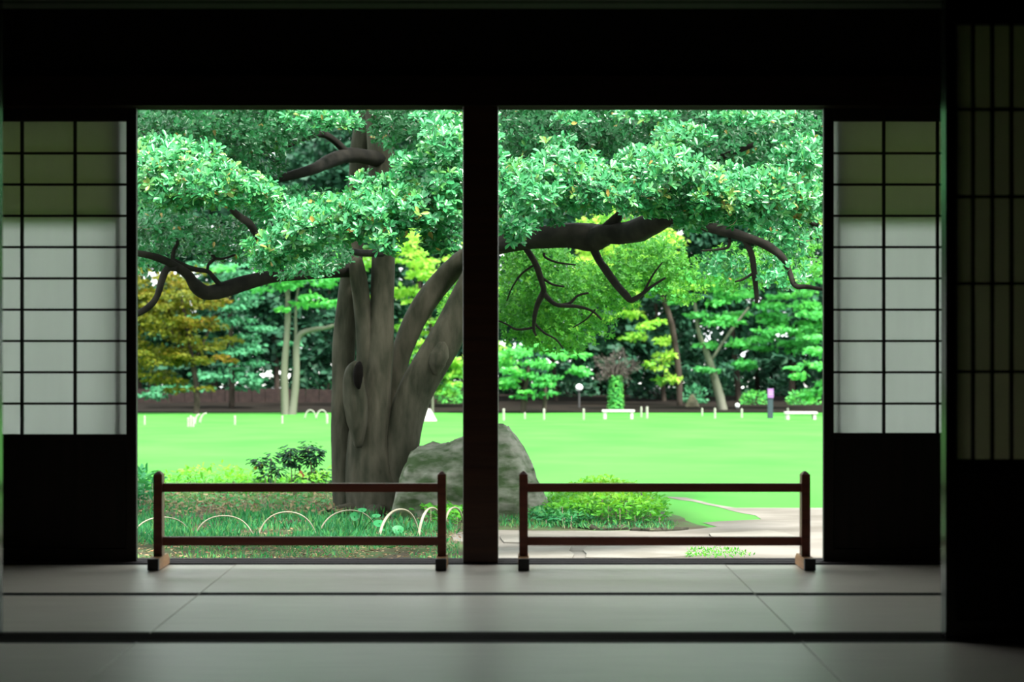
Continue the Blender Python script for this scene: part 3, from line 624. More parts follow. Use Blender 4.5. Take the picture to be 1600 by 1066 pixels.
# ------------------------------------------------------------------ trees beyond the lawn
def pads(spec, Y, dens, lsize, flat=.55, droop=.25):
    L, A, N, S, T = [], [], [], [], []
    for e in spec:
        px, py, rx, ry = e[:4]; t0 = e[4] if len(e) > 4 else .5; Yp = e[5] if len(e) > 5 else Y
        n = int(dens*rx*ry/100)
        # each pad breaks up into small tiers
        k = max(3, int(rx*ry/170))
        tx = RNG.normal(size=(k, 3))*np.array([.45, .45, .42])
        w = RNG.integers(0, k, n); off = rdir(n)*(RNG.random(n)**.4)[:, None]*np.array([.42, .42, .20])
        u = tx[w]+off
        dep = rx/F*Yp*1.0
        p = Pn(px+u[:, 0]*rx, py-u[:, 2]*ry, Yp+u[:, 1]*dep)
        out = unit(u*np.array([1, 1, 0])+RNG.normal(size=(n, 3))*.3)
        ax = unit(out+np.array([0, 0, -droop])); nr = unit(np.array([0, 0, 1.])*flat+off*1.6+RNG.normal(size=(n, 3))*.45)
        L.append(p); A.append(ax); N.append(nr); S.append(RNG.uniform(.6, 1.3, n)*lsize); T.append(t0+RNG.normal(size=n)*.16+off[:, 2]*.5)
    return [np.concatenate(q) for q in (L, A, N, S, T)]
def far_tree(name, label, base, Y, trunks, spec, m, bark, dens=26, lsize=.26, group=None, flat=.55, droop=.25, cat='tree'):
    b = P(base, VY, Y); b.z = gz(Y)
    r = empty(name, b); tag(r, label, cat, group)
    for q in trunks:
        mb = MB(); limb(mb, [(x, y, w, Y) for x, y, w in q], 8, .1, base, 3); mb.build('trunk', M[bark], r, smooth=True)
    L, A, N, S, T = pads(spec, Y, dens, lsize, flat, droop)
    stuff('foliage', leaf_mesh('foliage', L, A, N, S, S*.62, T, M[m], six=False), r)
    return r
far_tree('maple_tree', 'orange-yellow turning maple at the left edge of the left opening', 305, 78, [[(306, 652, 11), (308, 625, 10), (306, 600, 9), (300, 560, 8), (290, 500, 6), (280, 450, 4)], [(302, 570, 6), (325, 520, 4), (335, 490, 3)], [(298, 560, 5), (260, 510, 4), (235, 490, 3)]],
         [(270, 455, 70, 30, .35), (260, 500, 70, 34, .3), (290, 530, 66, 30, .3), (250, 560, 60, 26, .25), (270, 440, 60, 22, .5), (235, 470, 45, 22, .4), (300, 475, 62, 22, .55), (255, 505, 62, 24, .4), (320, 510, 45, 18, .6), (245, 545, 58, 26, .3), (305, 545, 48, 20, .45), (240, 588, 55, 18, .3), (330, 558, 26, 10, .8), (210, 520, 40, 60, .4), (270, 600, 50, 10, .35), (200, 440, 40, 30, .4)], 'maple', 'bark_brown', 36, .22)
far_tree('layered_tree', 'blue-green tree with drooping layered sprays behind the orange maple', 365, 86, [[(362, 640, 10), (362, 580, 9), (360, 500, 7), (355, 430, 5)]],
         [(360, 450, 55, 18), (385, 475, 55, 14), (350, 500, 60, 16), (395, 520, 50, 13), (360, 545, 66, 16), (400, 570, 40, 12), (350, 590, 70, 16), (390, 605, 40, 10), (290, 610, 60, 14), (330, 420, 60, 22), (240, 620, 40, 8)], 'blue_green', 'bark_brown', 34, .26, droop=.45)
far_tree('pale_tree', 'pale twin-trunked tree standing on the lawn edge left of the big trunk', 452, 76, [[(446, 658, 14), (445, 620, 13), (444, 580, 11), (448, 530, 10), (450, 480, 9), (447, 430, 7), (440, 380, 5)], [(455, 658, 15), (460, 620, 12), (463, 580, 11), (463, 540, 11), (470, 522, 9), (490, 515, 8), (515, 511, 6), (545, 500, 5)], [(463, 545, 6), (462, 510, 5), (463, 470, 4), (470, 430, 3)]],
         [(475, 470, 34, 14, .6), (500, 455, 40, 16, .5), (440, 440, 50, 22, .35), (520, 480, 30, 12, .4), (490, 420, 60, 24, .4), (420, 400, 60, 26, .3), (460, 380, 70, 30, .4)], 'mid_green', 'bark_pale', 30, .26)
far_tree('leafy_tree', 'tall bright green tree seen between the big trunk and the pillar', 680, 88, [[(676, 642, 7), (676, 600, 6), (674, 540, 6), (670, 460, 5)]],
         [(640, 400, 60, 22, .6), (690, 420, 60, 24, .7), (640, 450, 50, 22, .6), (700, 470, 50, 20, .55), (650, 500, 60, 22, .5), (700, 520, 50, 20, .65), (640, 550, 60, 22, .35), (700, 565, 46, 18, .4), (690, 600, 50, 18, .3), (620, 380, 60, 30, .6), (545, 400, 60, 34, .45), (600, 600, 60, 20, .2), (740, 440, 50, 50, .6), (735, 560, 50, 40, .5)], 'bright', 'bark_brown', 30, .28)
far_tree('spreading_tree', 'low spreading yellow-green tree right beside the pillar beyond the lawn', 820, 80, [[(818, 652, 10), (818, 630, 9), (822, 600, 7), (826, 570, 5)], [(850, 648, 7), (852, 615, 6), (850, 590, 5)]],
         [(800, 560, 40, 16, .75), (850, 570, 50, 14, .4), (890, 575, 30, 12, .4), (810, 590, 40, 14, .5), (860, 598, 46, 12, .25), (790, 610, 30, 10, .7), (840, 545, 60, 16, .5), (880, 555, 40, 10, .45), (760, 580, 40, 30, .6), (835, 615, 36, 6, .2)], 'mid_green', 'bark_brown', 40, .24)
far_tree('tall_tree', 'tall bright yellow-green tree right of the bare-crowned tree', 1040, 90, [[(1062, 640, 10), (1060, 580, 10), (1050, 510, 9), (1038, 470, 8), (1025, 430, 7)]],
         [(1000, 490, 40, 12, .6), (1035, 508, 40, 12, .55), (1010, 525, 34, 10, .5), (1050, 535, 30, 10, .7), (1045, 555, 36, 10, .75), (1030, 570, 26, 8, .5), (1045, 582, 30, 10, .8), (1035, 595, 24, 8, .4), (990, 455, 50, 16, .55), (1060, 450, 50, 20, .5), (960, 490, 34, 14, .6), (940, 410, 60, 34, .7), (1010, 380, 60, 40, .75), (960, 340, 60, 30, .8)], 'bright', 'bark_brown', 40, .26)
far_tree('leaning_tree', 'tree with a leaning pale green trunk between the two white benches', 1128, 84, [[(1131, 648, 16), (1125, 620, 14), (1115, 585, 12), (1103, 548, 10), (1092, 520, 7), (1085, 470, 5)], [(1110, 565, 5), (1140, 520, 5), (1170, 480, 3)]],
         [(1090, 470, 46, 14, .55), (1140, 460, 50, 16, .45), (1110, 500, 56, 14, .4), (1170, 490, 60, 14, .4), (1140, 535, 50, 13, .45), (1190, 530, 50, 13, .3), (1230, 500, 60, 18, .35), (1240, 470, 50, 16, .5), (1220, 545, 60, 14, .2), (1260, 520, 40, 20, .4), (1090, 430, 60, 20, .5), (1160, 420, 60, 20, .5), (1240, 430, 60, 24, .45), (1300, 480, 50, 40, .4), (1150, 570, 50, 12, .15)], 'mid_green', 'bark_pale', 52, .27)
far_tree('edge_tree', 'bright green low branches against the right edge of the right opening', 1330, 74, [[(1330, 652, 12), (1332, 600, 10), (1325, 540, 8), (1310, 500, 5)]],
         [(1275, 572, 34, 10, .45), (1265, 585, 26, 9, .6), (1280, 610, 26, 12, .5), (1272, 622, 22, 8, .7), (1310, 560, 50, 26, .5), (1320, 610, 44, 22, .4), (1300, 530, 50, 20, .4)], 'mid_green', 'bark_brown', 46, .22)
# the bare-crowned, ivy-clad little tree
iv = P(962, VY, 84); iv.z = gz(84)
r = empty('ivy_tree', iv); tag(r, 'small grey bare-twigged tree with an ivy-clad trunk behind the left white bench', 'tree')
mb = MB(); limb(mb, [(962, 650, 9, 84), (963, 625, 8, 84), (961, 600, 7, 84), (962, 585, 5, 84)], 8, .1, 3); mb.build('trunk', M['bark_brown'], r, smooth=True)
for k in range(26):
    an = random.uniform(-1.25, 1.25); ln = random.uniform(18, 46); dy = random.uniform(-1, 1)
    x1, y1 = 962+math.sin(an)*ln*.95, 592-math.cos(an)*ln
    mb = MB(); limb(mb, [(962, 592, 2.6, 84), (962+(x1-962)*.5+random.uniform(-3, 3), 592+(y1-592)*.45, 1.8, 84+dy*.4), (x1, y1, .9, 84+dy)], 5, 0, 0, 3); mb.build('branch', M['bark_brown'], r)
n = 1150; d = rdir(n); q = RNG.random(n)**.42*(.75+.25*np.sin(np.arctan2(d[:, 2], d[:, 0])*5+1))
p = Pn(963+d[:, 0]*q*42, 574-d[:, 2]*q*30, 84+d[:, 1]*q*1.1)
stuff('twig_crown', leaf_mesh('twig_crown', p, unit(d+rdir(n)*.6), rdir(n), RNG.uniform(.10, .28, n), np.full(n, .025), RNG.random(n)*.9, M['dead_twig'], six=False), r)
n = 900; an = RNG.uniform(0, 6.28, n); hh = RNG.uniform(0, 1, n); rr = .30*(1-.25*hh)*RNG.uniform(.7, 1.1, n)
p = np.stack([iv.x+np.cos(an)*rr, 84+np.sin(an)*rr, iv.z+hh*1.62], 1)
stuff('ivy', leaf_mesh('ivy', p, np.stack([np.cos(an), np.sin(an), np.full(n, -.7)], 1), np.stack([np.cos(an), np.sin(an), np.full(n, .6)], 1)+rdir(n)*.4, RNG.uniform(.10, .18, n), RNG.uniform(.08, .14, n), RNG.random(n), M['mid_green'], six=False), r)

# dark wood behind
MARKS = [(225, 'beside the left door edge'), (305, 'behind the orange maple'), (365, 'behind the layered blue-green tree'), (452, 'behind the pale twin trunks'), (511, 'just left of the big trunk'), (565, 'behind the big trunk'), (640, 'seen right of the big trunk'),
         (700, 'left of the pillar'), (760, 'behind the pillar'), (820, 'behind the low spreading tree'), (880, 'left of the globe lamp'), (925, 'right of the globe lamp'), (962, 'behind the ivy-clad tree'), (1020, 'behind the tall yellow-green tree'), (1085, 'behind the tan rock'),
         (1128, 'behind the leaning trunk'), (1170, 'behind the low white lamp'), (1204, 'behind the lilac sign post'), (1255, 'behind the right white bench'), (1310, 'beside the right door edge')]
def mark(x, used):
    m_ = min((q for q in MARKS if q[1] not in used), key=lambda q: abs(q[0]-x)); used.add(m_[1]); return m_[1]
for row, (Y, xs) in enumerate(((98, [225, 330, 430, 560, 650, 760, 870, 960, 1040, 1150, 1230, 1320]), (112, [180, 280, 385, 490, 600, 720, 830, 925, 1010, 1100, 1190, 1290]), (124, [240, 350, 460, 540, 680, 790, 900, 1060, 1140, 1260]))):
    used = set()
    for x in xs:
        where = mark(x, used)
        x += random.uniform(-14, 14); w = random.uniform(7, 15)
        lean = random.uniform(-14, 14)
        tr = [[(x, 655, w), (x+lean*.3, 600, w*.9), (x+lean, 520, w*.75), (x+lean*1.5, 400, w*.5), (x+lean*1.2, 250, w*.3)]]
        sp = []
        for j in range(30):
            yy = random.uniform(120, 600) if row else random.uniform(150, 580)
            sp.append((x+random.uniform(-60, 60), yy, random.uniform(36, 64), random.uniform(24, 40), .5))
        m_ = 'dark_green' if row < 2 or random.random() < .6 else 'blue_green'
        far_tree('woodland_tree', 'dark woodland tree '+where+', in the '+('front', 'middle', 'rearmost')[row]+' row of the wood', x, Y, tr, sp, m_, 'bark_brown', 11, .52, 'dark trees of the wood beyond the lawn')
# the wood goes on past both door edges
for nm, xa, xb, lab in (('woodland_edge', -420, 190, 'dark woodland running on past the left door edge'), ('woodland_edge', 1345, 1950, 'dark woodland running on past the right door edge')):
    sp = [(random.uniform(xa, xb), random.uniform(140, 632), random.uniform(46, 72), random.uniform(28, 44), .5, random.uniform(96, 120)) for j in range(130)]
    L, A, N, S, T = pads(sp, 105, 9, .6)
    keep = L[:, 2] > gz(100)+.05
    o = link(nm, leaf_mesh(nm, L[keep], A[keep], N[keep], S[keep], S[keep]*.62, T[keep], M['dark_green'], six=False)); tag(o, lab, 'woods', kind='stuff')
# a few dark undergrowth bushes and two clipped round ones
def bush(name, label, px, py, rx, ry, Y, m, dens=60, ls=.2, group=None):
    b = P(px, VY, Y); b.z = gz(Y)
    r = empty(name, b); tag(r, label, 'bush', group)
    mb = MB()
    for j in range(5):
        an = j*1.26; mb.tube([(b.x, b.y, b.z), (b.x+math.cos(an)*rx/F*Y*.5, b.y+math.sin(an)*.3, b.z+ry/F*Y*.9)], [.03, .012], 5)
    mb.build('stem', M['bark_brown'], r)
    n = int(dens*rx*ry/100)+60; d = rdir(n); q = RNG.random(n)**.3
    p = Pn(px+d[:, 0]*q*rx, py-d[:, 2]*q*ry, Y+d[:, 1]*q*rx/F*Y)
    p[:, 2] = np.maximum(p[:, 2], gz(Y)+.03)
    stuff('foliage', leaf_mesh('foliage', p, unit(d+rdir(n)*.5), unit(d+rdir(n)*.4+np.array([0, 0, .4])), RNG.uniform(.7, 1.2, n)*ls, RNG.uniform(.5, .8, n)*ls, RNG.random(n), M[m], six=False), r)
bush('round_bush', 'rounded green bush left of the dark sign post', 1180, 628, 22, 17, 92, 'mid_green')
bush('round_bush', 'rounded green bush behind the right white bench', 1255, 628, 26, 18, 92, 'mid_green')
bush('round_bush', 'dark rounded bush behind the tan rock', 1085, 622, 20, 20, 94, 'blue_green')
bush('round_bush', 'leafy green bush right of the big trunk beyond the lawn', 705, 622, 22, 20, 94, 'mid_green')
for x, where in MARKS:
    x += random.uniform(-10, 10)
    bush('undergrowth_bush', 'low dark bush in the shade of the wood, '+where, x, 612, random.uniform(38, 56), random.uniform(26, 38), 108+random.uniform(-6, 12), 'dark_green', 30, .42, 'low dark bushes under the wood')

# low dark fence along the wood's edge, left half
fr = empty('board_fence', P(400, VY, 95)); fr.location.z = gz(95)
tag(fr, 'low dark brown board fence along the wood behind the maple', 'fence')
for j in range(26):
    a, b = xat(205+j*21, 95), xat(205+j*21+20, 95)
    MB().box(a, b, 95, 95.04, gz(95), gz(95)+.72+random.uniform(-.03, .03)).build('board', M['hedge_fence'], fr)

# white stakes along the far lawn edge
def stake(px, py, h, w, label, hoops=False):
    p = gp(px, py)
    hm = h/F*p.y; wm = max(w, 2.4)/F*p.y/2
    r = tag(MB().lathe(p.x, p.y, [(wm*.9, p.z-.05), (wm, p.z+hm*.93), (wm*.8, p.z+hm), (wm*.25, p.z+hm*1.02)], 8).build('lawn_stake', M['post_white']), label, 'stake')
    return r
for px_, py_, h, w, lab in [(226, 664, 14, 3, 'thin white stake on the lawn nearest the left door edge'), (367, 664, 14, 3.5, 'white stake on the lawn between the maple and the pale twin trunks'),
        (441, 662, 12, 3, 'white stake at the foot of the pale twin trunks'), (511, 662, 14, 4, 'white stake on the lawn hard against the left of the big trunk'),
        (787, 657, 18, 4, 'white stake right beside the pillar at the lawn edge'), (820, 655, 10, 3, 'short stake under the low spreading tree'), (850, 656, 17, 3.5, 'white stake left of the globe lamp'),
        (912, 656, 17, 3.5, 'white stake between the globe lamp and the left bench'), (1002, 652, 16, 3, 'thin stake just right of the left bench'), (1011, 654, 18, 4, 'white stake second right of the left bench'),
        (1117, 654, 16, 3.5, 'white stake in front of the leaning trunk'), (1097, 650, 12, 3, 'short stake beside the tan rock'), (1159, 653, 14, 3.5, 'white stake right of the small low lamp'), (1231, 648, 10, 3, 'short pinkish stake behind the right bench')]:
    stake(px_, py_, h, w, lab)
# bunch of white stakes and bent canes left
for i, (px_, h) in enumerate([(294, 14), (298, 17), (302, 15)]):
    stake(px_, 667, h, 3.6, ['leftmost white stake of the close trio below the maple', 'middle and tallest white stake of the close trio below the maple', 'rightmost white stake of the close trio below the maple'][i])
def hoop(name, a, b, h, m, label, r0=.011, tilt=0.0, cat='hoop', flat=.45, group=None, frac=1.0):
    pts = []
    for i in range(21):
        t = i/20*frac; s = math.sin(math.pi*t)**.72
        p = a.lerp(b, t-.06*math.sin(2*math.pi*t)); p = p+Vector((0, 0, h*s)); p.y += tilt*s
        pts.append(p)
    return tag(MB().tube(pts, [r0*(1.15-.4*i/20) for i in range(21)], 6, 0, 0, flat).build(name, m, None, smooth=True), label, cat, group)
for i, (x, y, dx, lab) in enumerate([(304, 664, 8, 'first pale bent cane right of the white stakes below the maple'), (312, 662, 11, 'outermost pale bent cane right of the white stakes below the maple')]):
    hoop('bent_cane', gp(x, y), gp(x+dx*2, y), 16/F*gp(x, y).y, M['post_white'], lab, .035, frac=.5)
for i, (x, lab) in enumerate([(476, 'first thin pale hoop on the lawn left of the big trunk'), (494, 'second thin pale hoop on the lawn left of the big trunk')]):
    hoop('lawn_hoop', gp(x, 656), gp(x+18, 656), 12/F*80, M['post_white'], lab, .025)
# pale leaning prop by the trunk
mb = MB(); p = gp(668, 658)
mb.hexa([p+Vector(v) for v in ((-.28, -.2, -.05), (.30, -.2, -.05), (.34, .2, -.05), (-.22, .2, -.05), (-.05, -.1, .42), (.10, -.1, .40), (.10, .1, .40), (-.05, .1, .42))])
tag(mb.build('marker_stone', M['white'], bevel=.03), 'small white pointed stone on the lawn just right of the big trunk', 'stone')
mb = MB(); p = gp(676, 648); mb.tube([p-Vector((0, 0, .1)), p+Vector((0, 0, .75))], [.06, .05], 6)
tag(mb.build('thin_post', M['bark_pale']), 'thin pale post behind the white pointed stone', 'post')

def bench(px0, px1, pt, pb, label):
    a, b = gp(px0, pb), gp(px1, pb); Y = a.y; u = Y/F; base = a.z; top = base+(pb-pt)*u
    r = empty('white_bench', ((a.x+b.x)/2, Y+.2, base)); tag(r, label, 'bench')
    MB().box(a.x-.02, b.x+.02, Y, Y+.42, top-3.4*u, top).build('seat', M['white'], r, bevel=.012)
    w = 4.6*u
    for x in (a.x+.03, b.x-.03-w): MB().box(x, x+w, Y+.03, Y+.39, base-.03, top-3.3*u).build('leg', M['white'], r, bevel=.01)
    return r
bench(942, 991, 641, 655, 'white bench in front of the ivy-clad tree')
bench(1228, 1277, 644, 656, 'white bench on the lawn edge near the right door')
# globe lamps
def globe_lamp(px, py, pb, rad, Y, label):
    c_ = P(px, py, Y); r_ = rad/F*Y; b = gz(Y)
    r = empty('globe_lamp', (c_.x, Y, b)); tag(r, label, 'lamp')
    MB().lathe(c_.x, Y, [(r_*.30, b-.05), (r_*.26, c_.z-r_*.9)], 10).build('pole', M['lamp_pole'], r)
    MB().lathe(c_.x, Y, [(r_*.45, c_.z-r_*1.12), (r_*.5, c_.z-r_*.8)], 12).build('collar', M['lamp_pole'], r)
    MB().lathe(c_.x, Y, [(max(.01, r_*math.sin(math.pi*i/12)), c_.z-r_*math.cos(math.pi*i/12)) for i in range(13)], 16).build('globe', M['lamp'], r, smooth=True)
globe_lamp(905, 606, 645, 5.6, 87, 'white globe lamp on a dark pole left of the ivy-clad tree')
globe_lamp(1152, 634, 652, 3.6, 84, 'small low white lamp right of the leaning trunk')
# sign post
Y = gp(1204, 654).y; u = Y/F; p = gp(1204, 654)
r = empty('sign_post', p); tag(r, 'dark blue-grey sign post with a lilac plate left of the right bench', 'sign')
MB().box(p.x-4*u, p.x+4*u, Y, Y+.18, p.z-.05, p.z+46*u).build('post', M['sign_post'], r, bevel=.01)
s = MB().box(p.x-4.6*u, p.x+4.6*u, Y-.03, Y+.001, p.z+32*u, p.z+46.5*u).build('sign_plate', M['sign_pink'], r, bevel=.006)
MB().box(p.x-3.6*u, p.x+3.6*u, Y-.036, Y-.029, p.z+37.2*u, p.z+38.6*u).build('printed_line', M['sign_line'], s)
MB().box(p.x-3.6*u, p.x+3.6*u, Y-.036, Y-.029, p.z+41.2*u, p.z+42.2*u).build('printed_line', M['sign_line'], s)

# ------------------------------------------------------------------ near bed: grass, litter, plants, hoops
def ground_pts(n, poly_px, ybias=1.0):
    """random ground points over a pixel-outlined area (even over the picture)"""
    poly = np.array(poly_px, float); x0, y0 = poly.min(0); x1, y1 = poly.max(0); out = []
    while len(out) < n:
        q = np.stack([RNG.uniform(x0, x1, n), RNG.uniform(y0, y1, n)], 1)
        ins = np.zeros(n, bool); j = len(poly)-1
        for i in range(len(poly)):
            cr = ((poly[i, 1] > q[:, 1]) != (poly[j, 1] > q[:, 1])) & (q[:, 0] < (poly[j, 0]-poly[i, 0])*(q[:, 1]-poly[i, 1])/(poly[j, 1]-poly[i, 1]+1e-9)+poly[i, 0])
            ins ^= cr; j = i
        out += list(q[ins])
    q = np.array(out[:n]); k = (q[:, 1]-VY)/F      # EYE - k Y = -.47-.0205(Y-9)
    Y = (EYE+.47-.0205*9)/(k-.0205)
    z = -.47-.0205*(Y-9)+.02
    near = Y < 9; Y[near] = (EYE+.47)/k[near]; z[near] = -.45
    return np.stack([(q[:, 0]-VX)/F*Y, Y, z], 1), q
def blades(name, n, poly, m, l0, l1, wd, label, cat, tlo=0, thi=1, lean=.45, clump=0, parent=None):
    p, q = ground_pts(n, poly)
    if clump:
        f = np.array([noise.noise(Vector((v[0]*clump, v[1]*clump, 1.7))) for v in p]); keep = f > -.12; p = p[keep]
    n = len(p)
    ax = unit(RNG.normal(size=(n, 3))*lean+np.array([0, 0, 1.])); ln = RNG.uniform(l0, l1, n)
    o = link(name, leaf_mesh(name, p, ax, rdir(n), ln, ln*wd, RNG.uniform(tlo, thi, n), M[m], six=False))
    return tag(o, label, cat, kind='stuff')
blades('grass', 11000, [(100, 800), (220, 790), (330, 812), (480, 800), (600, 815), (700, 820), (720, 845), (680, 862), (100, 862)], 'grass', .04, .10, .16, 'blue-green grass around the bamboo hoops in the left bed', 'grass', 0, .8, clump=1.6)
blades('grass', 5000, [(-100, 850), (720, 850), (720, 890), (-100, 890)], 'grass', .02, .05, .2, 'short sparse grass along the house in the left bed', 'grass', .2, 1, clump=2.2)
blades('grass', 2600, [(100, 755), (520, 760), (560, 800), (640, 800), (700, 800), (700, 820), (100, 815)], 'grass', .04, .09, .2, 'thin grass behind the bamboo hoops', 'grass', .1, 1, clump=2.5)
blades('grass', 1600, [(782, 812), (850, 812), (1060, 822), (1050, 832), (782, 830)], 'grass', .02, .06, .2, 'short grass along the log edge of the path', 'grass', .2, .9)
blades('grass', 420, [(1075, 862), (1150, 862), (1180, 874), (1070, 876)], 'low_leaf', .012, .032, .35, 'little green weeds growing in the sand by the threshold', 'weeds', .2, .7, lean=.8)
p, q = ground_pts(5200, [(-50, 765), (500, 765), (700, 800), (720, 840), (690, 880), (-50, 885)]); n = len(p)
o = link('fallen_leaves', leaf_mesh('fallen_leaves', p+np.array([0, 0, .012]), unit(rdir(n)*np.array([1, 1, .15])), unit(rdir(n)*.5+np.array([0, 0, 1.])), RNG.uniform(.018, .042, n), RNG.uniform(.010, .020, n), RNG.random(n), M['litter']))
tag(o, 'brown and pale fallen leaves scattered over the left bed', 'leaves', kind='stuff')

p, q = ground_pts(1100, [(215, 772), (500, 770), (560, 800), (500, 812), (215, 808)]); n = len(p)
o = link('fallen_leaves', leaf_mesh('fallen_leaves', p+np.array([0, 0, .03]), unit(rdir(n)*np.array([1, 1, .3])), unit(rdir(n)*.6+np.array([0, -.3, 1.])), RNG.uniform(.035, .075, n), RNG.uniform(.018, .034, n), RNG.random(n)*.8, M['litter']))
tag(o, 'larger brown fallen leaves heaped in front of the big trunk', 'leaves', kind='stuff')

def leafy_clump(name, label, poly, n, m, l0, l1, h, cat='plant', tlo=0, thi=1, kind=None, wd=.5, hfun=None):
    p, q = ground_pts(n, poly); n = len(p)
    cx, cy = p[:, 0].mean(), p[:, 1].mean()
    r = empty(name, (cx, cy, gz(cy))); tag(r, label, cat)
    hh = RNG.random(n)**.7*(h if hfun is None else hfun(p, q))
    mb = MB()
    for i in RNG.choice(n, min(60, n), replace=False):
        b = Vector(p[i]); mb.tube([b-Vector((0, 0, .04)), b+Vector((0, 0, max(.03, hh[i])))], [.004, .003], 4)
    mb.build('stem', M['twig'], r); r.children[0]['kind'] = 'stuff'
    pp = p+np.stack([RNG.normal(size=n)*.02, RNG.normal(size=n)*.02, hh], 1)
    ax = unit(rdir(n)*np.array([1, 1, .4])+np.array([0, 0, .25])); nr = unit(np.array([0, -.25, 1.])+rdir(n)*.6)
    ln = RNG.uniform(l0, l1, n)
    stuff('foliage', leaf_mesh('foliage', pp, ax, nr, ln, ln*wd, np.clip(tlo+(thi-tlo)*(hh/hh.max())*.7+RNG.uniform(0, .3, n), 0, 1), M[m]), r)
    return r
leafy_clump('leafy_clump', 'bright green leafy ground cover between the boulder and the grey rock', [(852, 818), (866, 790), (920, 782), (1000, 790), (1046, 812), (1030, 824), (960, 826), (900, 824)], 3600, 'low_leaf', .04, .075, .20, tlo=.1, thi=1,
            hfun=lambda p, q: .10+.16*np.clip(1-np.abs(q[:, 0]-950)/110, 0, 1))
leafy_clump('leafy_clump', 'darker green leafy patch at the foot of the boulder right of the pillar', [(828, 820), (840, 802), (900, 806), (925, 822), (890, 828)], 900, 'grass', .04, .07, .09, tlo=0, thi=.7)
leafy_clump('leafy_clump', 'low yellow-green plants along the lawn edge below the maple', [(215, 764), (330, 757), (420, 758), (530, 768), (480, 778), (240, 778)], 1500, 'low_leaf', .05, .10, .18, tlo=.2, thi=1,
            hfun=lambda p, q: .04+.20*np.clip(np.array([noise.noise(Vector((v[0]*1.9, v[1]*.8, 4.4))) for v in p])+.35, 0, 1))
leafy_clump('leafy_clump', 'dark green strap-leaved plants against the left door edge', [(150, 790), (215, 765), (238, 772), (240, 800), (160, 805)], 420, 'grass', .08, .16, .22, tlo=0, thi=.5, wd=.3)
leafy_clump('leafy_clump', 'low green leaves between the trunk and the boulder', [(640, 800), (690, 796), (722, 806), (722, 830), (690, 826), (650, 812)], 520, 'low_leaf', .05, .08, .12, tlo=0, thi=.55)
leafy_clump('leafy_clump', 'mixed low leaves left behind the bamboo hoops', [(250, 775), (420, 772), (540, 778), (540, 800), (330, 806), (250, 800)], 700, 'grass', .04, .08, .10, tlo=.2, thi=1)

# dark glossy shrubs by the trunk: every leaf its own part
SHL = {}
for key, m_, n_ in (('d', 'shrub_leaf', 4), ('y', 'yellow_leaf', 1), ('r', 'red_leaf', 1)):
    SHL[key] = [leaf_mesh('leaf', np.zeros((1, 3)), np.array([[1., 0, 0]]), np.array([[0, 0, 1.]]), np.ones(1), np.array([.52]), np.array([.1+.25*i]), M[m_]) for i in range(n_)]
def shrub(label, px, py_base, heads, odd=()):
    b = gp(px, py_base); Y = b.y
    r = empty('glossy_shrub', b); tag(r, label, 'shrub')
    def put(c_, ax, nr, ln, me, lab=None):
        ax = ax.normalized(); sd = nr.cross(ax)
        if sd.length < 1e-4: sd = Vector((1, 0, 0))
        sd.normalize(); nr = ax.cross(sd)
        o = bpy.data.objects.new('leaf', me); COL.objects.link(o); o.parent = r
        o.matrix_local = Matrix.Translation(c_-b) @ Matrix((ax, sd, nr)).transposed().to_4x4() @ Matrix.Scale(ln, 4)
        if lab: o['label'] = lab
    for hx, hy, rad, n in heads:
        h = P(hx, hy, Y); R_ = rad/F*Y
        mb = MB(); mb.tube([b-Vector((0, 0, .05)), b.lerp(h, .5)+Vector((.01, 0, 0)), h], [.008, .006, .004], 5); mb.build('stem', M['twig'], r)
        for i in range(int(n*1.7)):
            d = Vector(rdir(1)[0]); d.z = d.z*.9+.1; c_ = h+d*R_*random.uniform(.25, .85)
            out = Vector((d.x, d.y, d.z*.3-.35))
            put(c_, out, Vector((d.x*.5, d.y*.5-.15, .9)), random.uniform(.05, .078), SHL['d'][i % 4])
    for ox, oy, key, lab in odd:
        for j in range(3):
            put(P(ox+random.uniform(-3, 3), oy+random.uniform(-3, 3), Y-.03), Vector((random.uniform(-1, 1), -.4, -.25)), Vector((.1, -.6, .8)), .085, SHL[key][0], lab)
shrub('small dark shrub with yellow and red leaves, leftmost of the three left of the trunk', 420, 772, [(404, 722, 15, 34), (424, 716, 13, 26), (418, 738, 22, 52), (436, 735, 14, 26)], [(402, 727, 'y', 'yellow leaf'), (472, 736, 'r', 'red leaf')])
shrub('dark glossy shrub in the middle of the three left of the trunk', 456, 770, [(452, 704, 15, 46), (453, 716, 16, 60), (462, 724, 10, 24)])
shrub('tallest dark glossy shrub nearest the trunk', 487, 770, [(482, 700, 15, 40), (492, 710, 17, 70), (486, 720, 15, 44), (500, 744, 20, 54), (478, 750, 22, 60)])
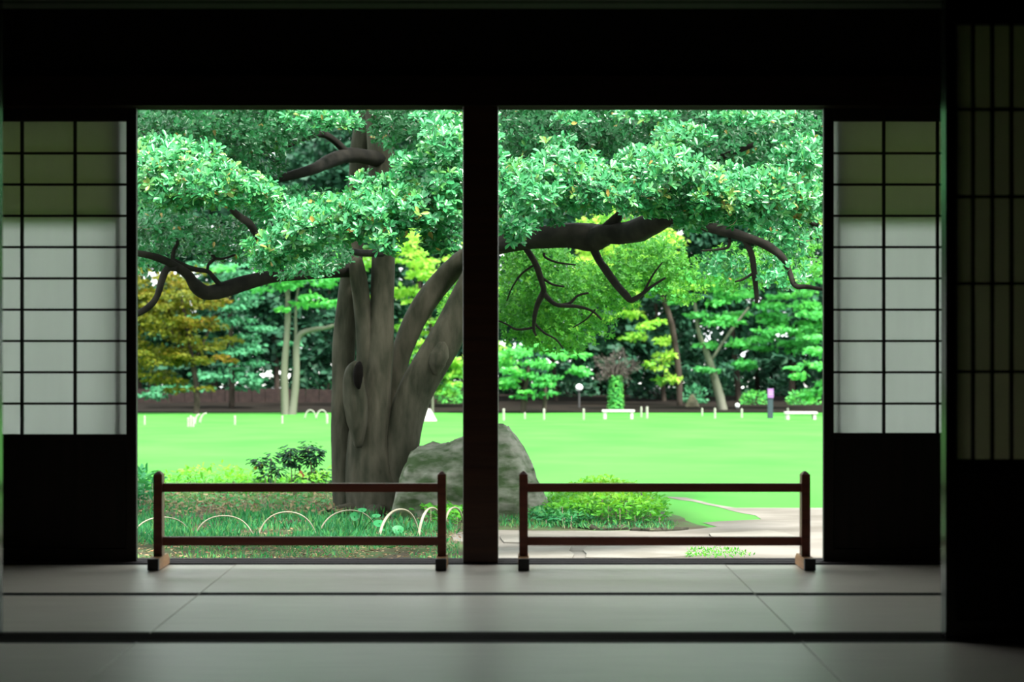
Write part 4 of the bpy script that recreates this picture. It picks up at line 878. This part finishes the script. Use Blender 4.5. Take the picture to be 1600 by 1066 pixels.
# plants with a few large round leaves
def round_plant(label, px, py, leaves):
    b = gp(px, py); r = empty('broad_leaf_plant', b); tag(r, label, 'plant')
    for lx, ly, rad, tl in leaves:
        h = P(lx, ly, b.y-.05); R_ = rad/F*b.y
        mb = MB(); mb.tube([b-Vector((0, 0, .03)), b.lerp(h, .6), h], [.006, .005, .004], 5); mb.build('stalk', M['low_leaf'], r)
        mb = MB(); nrm = Vector((.1, -1, tl)).normalized(); u_ = Vector((1, 0, 0)); u_ = (u_-nrm*u_.dot(nrm)).normalized(); w_ = nrm.cross(u_)
        mb.v.append(tuple(h-nrm*.006))
        for j in range(14):
            a_ = 2*math.pi*j/14; mb.v.append(tuple(h+(u_*math.cos(a_)+w_*math.sin(a_))*R_*(1+.06*math.sin(3*a_))))
        mb.f += [(0, 1+j, 1+(j+1) % 14) for j in range(14)]
        o = mb.build('leaf', M['round_leaf'], r)
M['round_leaf'] = leaf_mat('fresh_round_leaf', [(.03, .24, .08), (.03, .24, .08)], .45, .3, .35)
round_plant('low plant with one big round leaf beside the arched hoops under the trunk', 556, 838, [(554, 807, 7, .3), (566, 797, 7, 2.5), (588, 806, 7, 3)])
round_plant('low plant with broad drooping leaves between the two cream hoops', 632, 842, [(622, 828, 9, .9), (592, 818, 9, 1.6), (600, 826, 6, 2)])

HO = [((204, 842), (300, 838), 36, 'grey-white bamboo hoop passing behind the left post of the left stand'), ((302, 842), (398, 842), 40, 'wide thin bamboo hoop, first one wholly right of the left post'),
      ((401, 843), (497, 843), 47, 'wide bamboo hoop in the middle of the left opening'), ((495, 842), (592, 836), 46, 'bamboo hoop that runs behind the round leaf under the trunk'),
      ((591, 845), (655, 836), 49, 'thick cream bamboo hoop right under the trunk'), ((653, 846), (694, 838), 53, 'narrow cream bamboo hoop just left of the right post of the left stand'),
      ((692, 834), (726, 828), 42, 'last bamboo hoop between the stand and the pillar')]
for (a_, b_, h, lab) in HO:
    pa, pb = gp(*a_, -.02), gp(*b_, -.02)
    hoop('bamboo_hoop', pa, pb, h/F*pa.y, M['bamboo'], lab, .0105 if a_[0] > 560 else .0058)
# log edge
mb = MB(); line = [gp(x, y, .015) for x, y in ((826, 817), (880, 820), (915, 827), (945, 829), (975, 828), (982, 828))]
v, rr = smooth_line(line, [.012, .02, .027, .024, .026, .02]); mb.tube(v, rr, 8, .3, 4)
tag(mb.build('log_edging', M['bark'], smooth=True), 'half-buried brown log edging between the sand path and the ground cover', 'log')
mb = MB(); line = [gp(x, y, .012) for x, y in ((985, 830), (1020, 831), (1055, 830), (1075, 828))]
v, rr = smooth_line(line, [.014, .018, .016, .01]); mb.tube(v, rr, 8, .3, 9)
tag(mb.build('log_edging', M['bark'], smooth=True), 'shorter mossy log edging continuing right of the long brown one', 'log')
